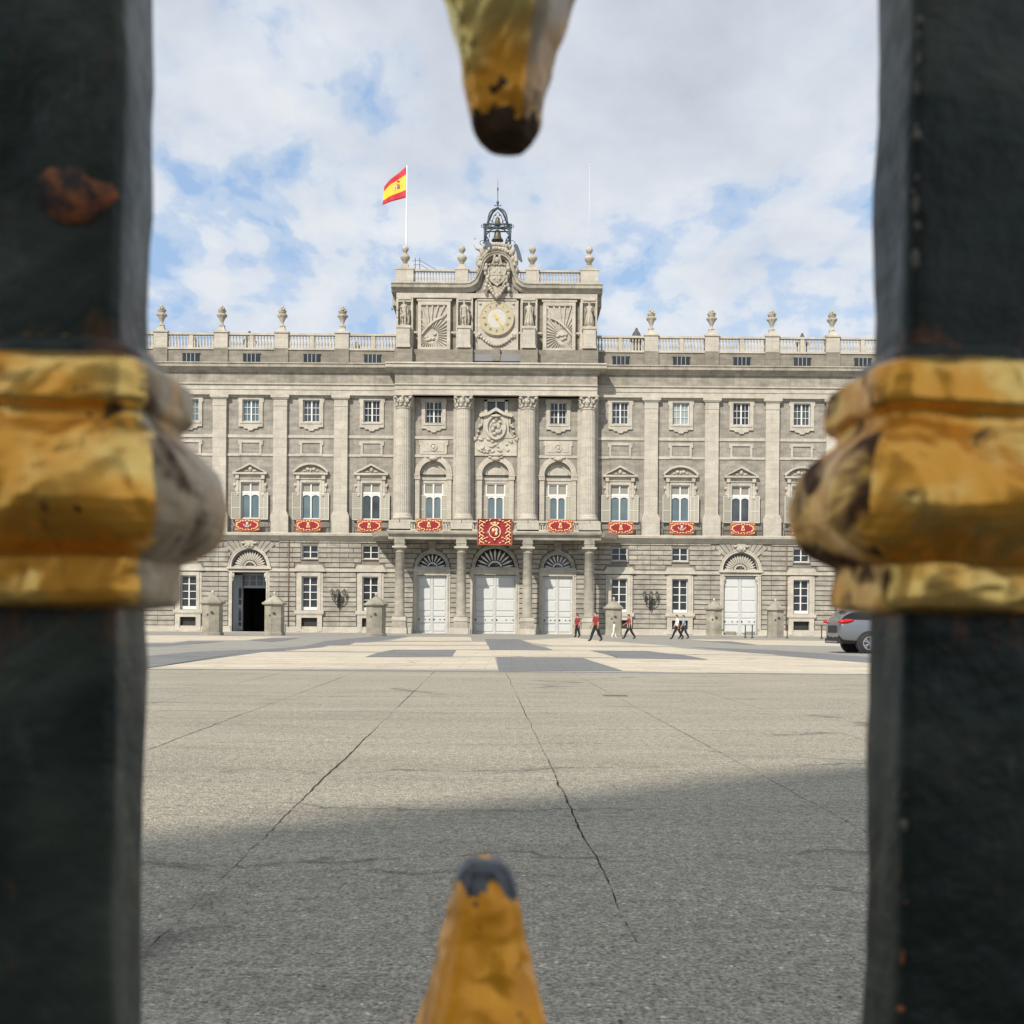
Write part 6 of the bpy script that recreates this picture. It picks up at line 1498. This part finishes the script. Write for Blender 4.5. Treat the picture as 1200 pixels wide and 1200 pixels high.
# ================================================================== CAR
def make_car():
    t = thing('parked_car', 'grey estate car with red tail lamp parked at the right edge of the plaza', 'car', (11.35, 39.2, 0.008), R(2))
    L_, W2, H_ = 4.65, 0.91, 1.68
    # cross-sections along x (rear = 0): half width, sill z, belt z, roof z, roof half width, inset of roof
    secs = [(0.00, 0.82, 0.50, 1.00, 1.05, 0.62), (0.05, 0.87, 0.36, 1.08, 1.16, 0.66), (0.16, 0.87, 0.33, 1.08, 1.42, 0.66), (0.45, 0.905, 0.31, 1.12, 1.62, 0.66), (1.1, 0.915, 0.28, 1.08, 1.68, 0.67),
            (2.0, 0.915, 0.27, 1.02, 1.68, 0.67), (2.8, 0.91, 0.27, 0.98, 1.55, 0.63), (3.45, 0.90, 0.28, 0.96, 1.05, 0.62), (4.1, 0.86, 0.29, 0.88, 0.93, 0.60), (4.5, 0.76, 0.32, 0.74, 0.78, 0.50), (4.65, 0.55, 0.42, 0.62, 0.66, 0.36)]
    b = MB(); ring = []
    for (x, w_, zs, zb, zr, wr) in secs:
        half = [(0, zs), (w_*0.82, zs), (w_*0.97, zs+0.10), (w_, (zs+zb)/2), (w_*0.975, zb-0.06), (w_*0.93, zb), (wr+0.03+(w_-wr)*0.12, zb+(zr-zb)*0.72), (wr*0.88, zr-0.02), (0, zr)]
        full = [(x, -y, z) for y, z in half]+[(x, y, z) for y, z in reversed(half[1:-1])]
        ring.append(full)
    n = len(ring[0]); vs = [p for r_ in ring for p in r_]; fs = []; mt = []
    for i in range(len(ring)-1):
        for j in range(n):
            jj = (j+1) % n; f_ = (i*n+j, i*n+jj, (i+1)*n+jj, (i+1)*n+j)
            glassy = (j in (5, 10)) and 1 <= i <= 6
            if i in (2, 4) and glassy: pass
            b.add([], [], 'paint')
            fs.append(f_); mt.append('carglass' if glassy else ('plastic' if j in (0, 1, 14, 15) else 'paint'))
    fs.append(tuple(range(n-1, -1, -1))); mt.append('paint'); fs.append(tuple((len(ring)-1)*n+j for j in range(n))); mt.append('plastic')
    o0 = len(b.v); b.v += vs
    for f_, m_ in zip(fs, mt): b.f.append(list(f_)); b.m.append(b.mi(m_)); b.sm.append(True)
    body = link('body', b, t); sub = body.modifiers.new('s', 'SUBSURF'); sub.levels = 2; sub.render_levels = 2
    # wheel arches: dark liners with lips
    for x in (0.98, 3.68):
        for sy in (-1, 1):
            a = MB()
            for i in range(14):
                t0, t1 = pi*i/14-0.1, pi*(i+1)/14-0.1
            a.arc(x, 0.36, 0.30, 0.415, -0.15, pi+0.15, sy*0.925 if sy < 0 else 0.80, sy*0.80 if sy < 0 else 0.925, 'plastic', 18)
            a.disc(x, 0.36, 0.41, sy*0.922 if sy < 0 else 0.70, sy*0.70 if sy < 0 else 0.922, 'inside', 24)
            link('wheel_arch', a, t)
            wl = link('wheel', None, t, (x, sy*0.86, 0.35))
            ty = MB(); prof = [(0.22, -0.10), (0.33, -0.105), (0.35, -0.08), (0.35, 0.08), (0.33, 0.105), (0.22, 0.10)]
            ty.lathe(prof, 0, 0, 'rubber', 32); ty.xform(Matrix.Translation((0, sy*0.01, 0)) @ Matrix.Rotation(R(90), 4, 'X')); link('tyre', ty, wl)
            rm = MB(); yo = sy*0.115
            rm.arc(0, 0, 0.205, 0.235, 0, 2*pi, yo-0.01, yo+0.01, 'alloy', 28); rm.disc(0, 0, 0.05, yo-0.012, yo+0.012, 'alloy', 14); rm.disc(0, 0, 0.205, yo-sy*0.05-0.005, yo-sy*0.05+0.005, 'stud', 24)
            for i in range(5):
                for dd in (-0.13, 0.13):
                    a0 = 2*pi*i/5+dd; a1 = 2*pi*i/5+dd*1.6
                    rm.prism([(0.045*cos(a0)+0.014*sin(a0), 0.045*sin(a0)-0.014*cos(a0)), (0.21*cos(a1)+0.018*sin(a1), 0.21*sin(a1)-0.018*cos(a1)), (0.21*cos(a1)-0.018*sin(a1), 0.21*sin(a1)+0.018*cos(a1)), (0.045*cos(a0)-0.014*sin(a0), 0.045*sin(a0)+0.014*cos(a0))], yo-0.009, yo+0.009, 'alloy')
            link('rim', rm, wl)
    for sy in (-1, 1):
        l = MB(); l.blob((0.20, sy*0.80, 1.11), (0.30, 0.13, 0.075), 'taillight', 12, 7, Matrix.Rotation(-0.10, 3, 'Y')); l.blob((0.09, sy*0.70, 0.93), (0.07, 0.14, 0.06), 'chrome', 10, 6); link('tail_lamp', l, t)
        m_ = MB(); m_.blob((3.0, sy*1.0, 1.02), (0.09, 0.12, 0.08), 'paint', 10, 6); link('wing_mirror', m_, t)
        h = MB(); h.blob((4.45, sy*0.62, 0.72), (0.16, 0.16, 0.08), 'chrome', 10, 6); link('headlight', h, t)
        d = MB()
        for x in (1.55, 2.65): d.box(x-0.006, x+0.006, sy*0.918, sy*0.90, 0.40, 1.0, 'plastic')
        for x in (1.75, 2.85): d.box(x, x+0.18, sy*0.94, sy*0.91, 0.86, 0.89, 'chrome')
        link('door_seam', d, t)
    p = MB(); p.box(-0.045, -0.02, -0.26, 0.26, 0.78, 0.90, 'plate'); link('number_plate', p, t)
    q = MB(); q.box(-0.05, 0.12, -0.70, 0.70, 0.33, 0.50, 'plastic'); q.box(-0.062, -0.03, -0.62, 0.62, 0.36, 0.41, 'chrome'); q.box(-0.06, 0.0, -0.35, 0.35, 0.70, 0.96, 'plastic'); link('rear_bumper', q, t)
    q = MB(); q.box(0.02, 0.30, -0.55, 0.55, 1.64, 1.68, 'plastic'); link('rear_spoiler', q, t)
    for sy in (-1, 1): q = MB(); q.tube([(0.6, sy*0.58, 1.70), (0.7, sy*0.58, 1.74), (2.4, sy*0.58, 1.74), (2.5, sy*0.58, 1.69)], 0.015, 'chrome', 6); link('roof_rail', q, t)
make_car()

# ================================================================== IRON FENCE close to the lens
D0 = 0.40
fence = thing('iron_fence', 'black green iron railing with gilded collars and spikes, close in front of the lens', 'fence', (0, D0, 0))
def rsq(r, cr, n=6):
    """rounded square outline, counter-clockwise, corner radius cr"""
    pts = []
    for q in range(4):
        a0 = q*pi/2; cx = (r-cr)*(1 if q in (0, 3) else -1); cy = (r-cr)*(1 if q in (0, 1) else -1)
        for i in range(n+1): a = a0+pi/2*i/n; pts.append((cx+cr*cos(a), cy+cr*sin(a)))
    return pts
def sweep(mb, rows, matf, n=6, seed=0, jit=0.0, edge=4, lump=0.0, lf=55):
    """rows: (z, r, corner fraction); side faces subdivided; matf(nx,ny,z)->material"""
    r_ = random.Random(seed); rings = []
    for (z, r, cf) in rows:
        base = rsq(r, r*cf, n); P = []
        for i in range(len(base)):
            a, b = base[i], base[(i+1) % len(base)]; d = sqrt((a[0]-b[0])**2+(a[1]-b[1])**2)
            P.append(a)
            if (i+1) % (n+1) == 0:
                for k in range(1, edge): P.append((a[0]+(b[0]-a[0])*k/edge, a[1]+(b[1]-a[1])*k/edge))
        rings.append([(x+r_.uniform(-jit, jit), y+r_.uniform(-jit, jit), z+r_.uniform(-jit, jit)) for x, y in P])
    if lump:
        for rg in rings:
            for i, (x, y, z) in enumerate(rg):
                q = Vector((x, y, z))*lf+Vector((seed*7.1, 0, 0)); l = max(sqrt(x*x+y*y), 1e-6); h = lump*(mnoise.noise(q)+0.5*mnoise.noise(q*2.3)); dz_ = lump*0.7*mnoise.noise(q+Vector((9, 3, 1)))
                rg[i] = (x+x/l*h, y+y/l*h, z+dz_)
    m = len(rings[0]); o = len(mb.v)
    for rg in rings: mb.v += rg
    for i in range(len(rings)-1):
        for j in range(m):
            jj = (j+1) % m
            x = (rings[i][j][0]+rings[i][jj][0])/2; y = (rings[i][j][1]+rings[i][jj][1])/2; z = (rings[i][j][2]+rings[i+1][j][2])/2; l = max(abs(x), abs(y), 1e-6)
            mb.f.append([o+i*m+j, o+i*m+jj, o+(i+1)*m+jj, o+(i+1)*m+j]); mb.m.append(mb.mi(matf(x/l, y/l, z))); mb.sm.append(True)
    for i0, rev in ((0, True), ((len(rings)-1)*m, False)):
        f = [o+i0+j for j in range(m)]
        if rev: f.reverse()
        mb.f.append(f); mb.m.append(mb.mi(matf(0, -1, rings[0][0][2]))); mb.sm.append(False)
BA = 0.0192
zs = [0.02+0.012*i for i in range(int(2.3/0.012))]
def bar_mesh(seed):
    b = MB(); r_ = random.Random(seed); rows = [(z, 0.0180+0.0003*sin(z*60+seed)+r_.uniform(-.00015, .00015), 0.16) for z in zs]
    sweep(b, rows, lambda nx, ny, z: 'fence', n=3, seed=seed, jit=0.00010, edge=6, lump=0.0009, lf=34); b.v = [(x*1.42, y, z) for x, y, z in b.v]; return b
def zpx(y, r): return 0.9+(HOR-y)/F_PX*(D0-r)
cprof = [(396, .0480), (399, .0540), (404, .0575), (410, .0590), (415, .0600), (418, .0730), (422, .0790), (434, .0815), (452, .0820), (466, .0825), (473, .0800), (479, .0755), (486, .0745), (494, .0775), (502, .0850), (512, .0940), (524, .1020), (538, .1085), (553, .1135), (568, .1165), (584, .1175), (599, .1160), (613, .1115), (625, .1050), (636, .0970), (645, .0880), (652, .0800), (657, .0745), (668, .0755), (680, .0765), (696, .0770), (706, .0760), (711, .0720), (714, .0600), (718, .0450)]
def collar_mesh(side_mat, seed, right=False):
    c = MB(); rows = []
    for (y, rD) in cprof:
        r = rD*D0; rows.append((zpx(y, r), r, 0.34 if rD < 0.1 else 0.34+0.5*(rD-0.1)/0.017*0.6))
    rows.reverse()
    # refine rows
    rr2 = []
    for i in range(len(rows)-1):
        for k in range(4): t = k/4; rr2.append(tuple(rows[i][q]*(1-t)+rows[i+1][q]*t for q in range(3)))
    rr2.append(rows[-1])
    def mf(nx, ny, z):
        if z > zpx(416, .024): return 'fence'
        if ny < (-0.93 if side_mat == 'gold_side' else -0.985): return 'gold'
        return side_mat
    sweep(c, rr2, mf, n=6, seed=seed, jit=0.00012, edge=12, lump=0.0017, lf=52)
    return c
XL, XR = -0.3885*D0, 0.381*D0
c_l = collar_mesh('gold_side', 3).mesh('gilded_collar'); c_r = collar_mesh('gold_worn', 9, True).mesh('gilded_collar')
bars = [bar_mesh(i).mesh('bar') for i in range(2)]
def sub_(o, a=2):
    pass
for i, (x, lab, cm_, rz) in enumerate(((XL, 'bar with a round rust patch above its collar', c_l, 0.0), (XR, 'bar with chipped edge beside its collar', c_r, R(2.5)), (XL-0.314, None, c_l, 0), (XR+0.314, None, c_r, 0), (XL-0.628, None, c_l, 0), (XR+0.628, None, c_r, 0))):
    b = link('bar', bars[i % 2], fence, (x, 0, 0), rz, lab); b.rotation_euler = (0, R(0.38), rz); sh_ = -0.0074 if x < 0 else 0.0074; b.location.x = x+sh_-0.9*sin(R(0.38))
    cc = link('gilded_collar', cm_, b, (-sh_, 0, 0))
# rust patch on the left bar, chips on the right bar
def patch(seed, r0, mat, nm, parent, cx, cz, sx=1.0, sz=1.0):
    r_ = random.Random(seed); n = 22; m_ = MB(); pts = []
    for i in range(n): a = 2*pi*i/n; rr_ = r0*(1+0.25*sin(a*2+seed)+r_.uniform(-.16, .16)); pts.append((cx+rr_*cos(a)*sx, cz+rr_*sin(a)*sz))
    yf = -0.0180-0.0011
    vs = [(cx, yf-0.0004, cz)]+[(x, yf, z) for x, z in pts]+[(cx+(x-cx)*1.08, -0.018+0.0008, cz+(z-cz)*1.08) for x, z in pts]
    fs = [(0, 1+i, 1+(i+1) % n) for i in range(n)]+[(1+i, 1+n+i, 1+n+(i+1) % n, 1+(i+1) % n) for i in range(n)]
    m_.add(vs, fs, mat, True); link(nm, m_, parent)
lb_ = [o for o in fence.children if o.name.startswith('bar')]
lb_.sort(key=lambda o: abs(o.location.x)); left = [o for o in lb_ if o.location.x < 0][0]; right = [o for o in lb_ if o.location.x > 0][0]
patch(2, 0.0105, 'rust', 'rust_patch', left, 0.0095, 0.9+(HOR-232)/F_PX*0.381, 1.0, 1.05)
rr = random.Random(6)
for y in (20, 38, 66, 100, 145, 155, 205, 222, 236, 262, 300, 930, 965, 1055, 1118, 1180):
    m_ = MB(); zc = 0.9+(HOR-y)/F_PX*0.381; s_ = rr.uniform(0.0006, 0.0015)
    m_.blob((-0.0256+rr.uniform(0.0006, 0.0028), -0.0180+0.0001, zc), (s_*rr.uniform(.7, 1.5), 0.0006, s_*rr.uniform(0.9, 3.2)), 'chip' if y < 900 or y == 965 else 'rust', 7, 5); link('paint_chip', m_, right)
# spikes between the bars
def spike(ztip, up, seed):
    s = MB(); rows = []
    prof = [(0.0, 0.0035), (0.0012, 0.0070), (0.004, 0.0098), (0.009, 0.0118), (0.016, 0.0132), (0.026, 0.0152), (0.036, 0.0178), (0.047, 0.0208), (0.060, 0.0250), (0.075, 0.0305), (0.095, 0.034), (0.12, 0.032), (0.15, 0.024), (0.19, 0.018), (0.26, 0.0165)]
    dense = []
    for i in range(len(prof)-1):
        for k in range(4): t = k/4; dense.append((prof[i][0]*(1-t)+prof[i+1][0]*t, prof[i][1]*(1-t)+prof[i+1][1]*t))
    dense.append(prof[-1]); dense = [d_ for i_, d_ in enumerate(dense)]
    for h, r in dense: r *= 0.88; rows.append((ztip+(h if up else -h), r, 0.42+0.5*max(0, 1-h/0.012)*0.9))
    if not up is True: pass
    if not up: rows = rows
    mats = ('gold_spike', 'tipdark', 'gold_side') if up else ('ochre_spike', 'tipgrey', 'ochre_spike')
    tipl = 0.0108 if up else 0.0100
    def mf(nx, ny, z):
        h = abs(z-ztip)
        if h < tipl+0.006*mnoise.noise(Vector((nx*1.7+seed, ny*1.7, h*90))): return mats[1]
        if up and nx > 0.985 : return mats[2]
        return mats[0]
    if not up: rows = list(reversed(rows))
    sweep(s, rows, mf, n=5, seed=seed, jit=0.00015, edge=8, lump=0.0015, lf=80)
    return s
top_s = spike(0.9+(HOR-181)/F_PX*0.40, True, 4); bot_s = spike(0.9+(HOR-1003)/F_PX*0.40, False, 5)
for (x) in (0.0, -0.314, 0.314):
    xx = (588-600)/F_PX*0.4 if x == 0 else x
    o = link('hanging_spike', top_s.mesh('hanging_spike') if x == 0 else tsm, fence, (xx, 0, 0)); o.rotation_euler = (0, 0, R(-16)); o.scale = (1.0, 1.0, 1)
    xx = (570-600)/F_PX*0.4 if x == 0 else x
    o2 = link('standing_spike', bot_s.mesh('standing_spike') if x == 0 else bsm, fence, (xx, 0, 0)); o2.rotation_euler = (0, 0, R(8))
    if x == 0: tsm, bsm = o.data, o2.data
rl = MB(); rl.box(-1.2, 1.2, -0.012, 0.012, 1.32, 1.37, 'fence'); link('rail', rl, fence)
rl = MB(); rl.box(-1.2, 1.2, -0.012, 0.012, 0.52, 0.57, 'fence'); link('rail', rl, fence)

# ================================================================== the big church behind the viewpoint, whose shadow falls on the near paving
ang = R(34)
ch = thing('cathedral', 'tall pale stone church behind the railing whose shadow lies on the near paving', 'church', (-4.4, -13.3, 0), ang)
Hc = 21.9
b = MB(); b.box(-34, 0, -22, 0, 0, Hc-1.0, 'trim2'); link('wall', b, ch)
b = MB(); b.box(-34.3, 0.3, -22.3, 0.3, Hc-1.0, Hc, 'cornice'); link('cornice', b, ch)
b = MB()
for i in range(6): b.box(-31+i*5.8, -30+i*5.8, 0.001, 0.35, 0, Hc-1.0, 'trim'); 
link('buttress', b, ch)
wm = MB(); wm.box(-0.9, 0.9, 0.0, 0.12, 0, 4.5, 'trim'); wm.box(-0.7, 0.7, 0.121, 0.14, 0.2, 4.3, 'gl_dark'); wmm = wm.mesh('window')
for i in range(5):
    for z in (3, 9.5, 15): link('window', wmm, ch, (-27.6+i*5.8, 0.0, z))
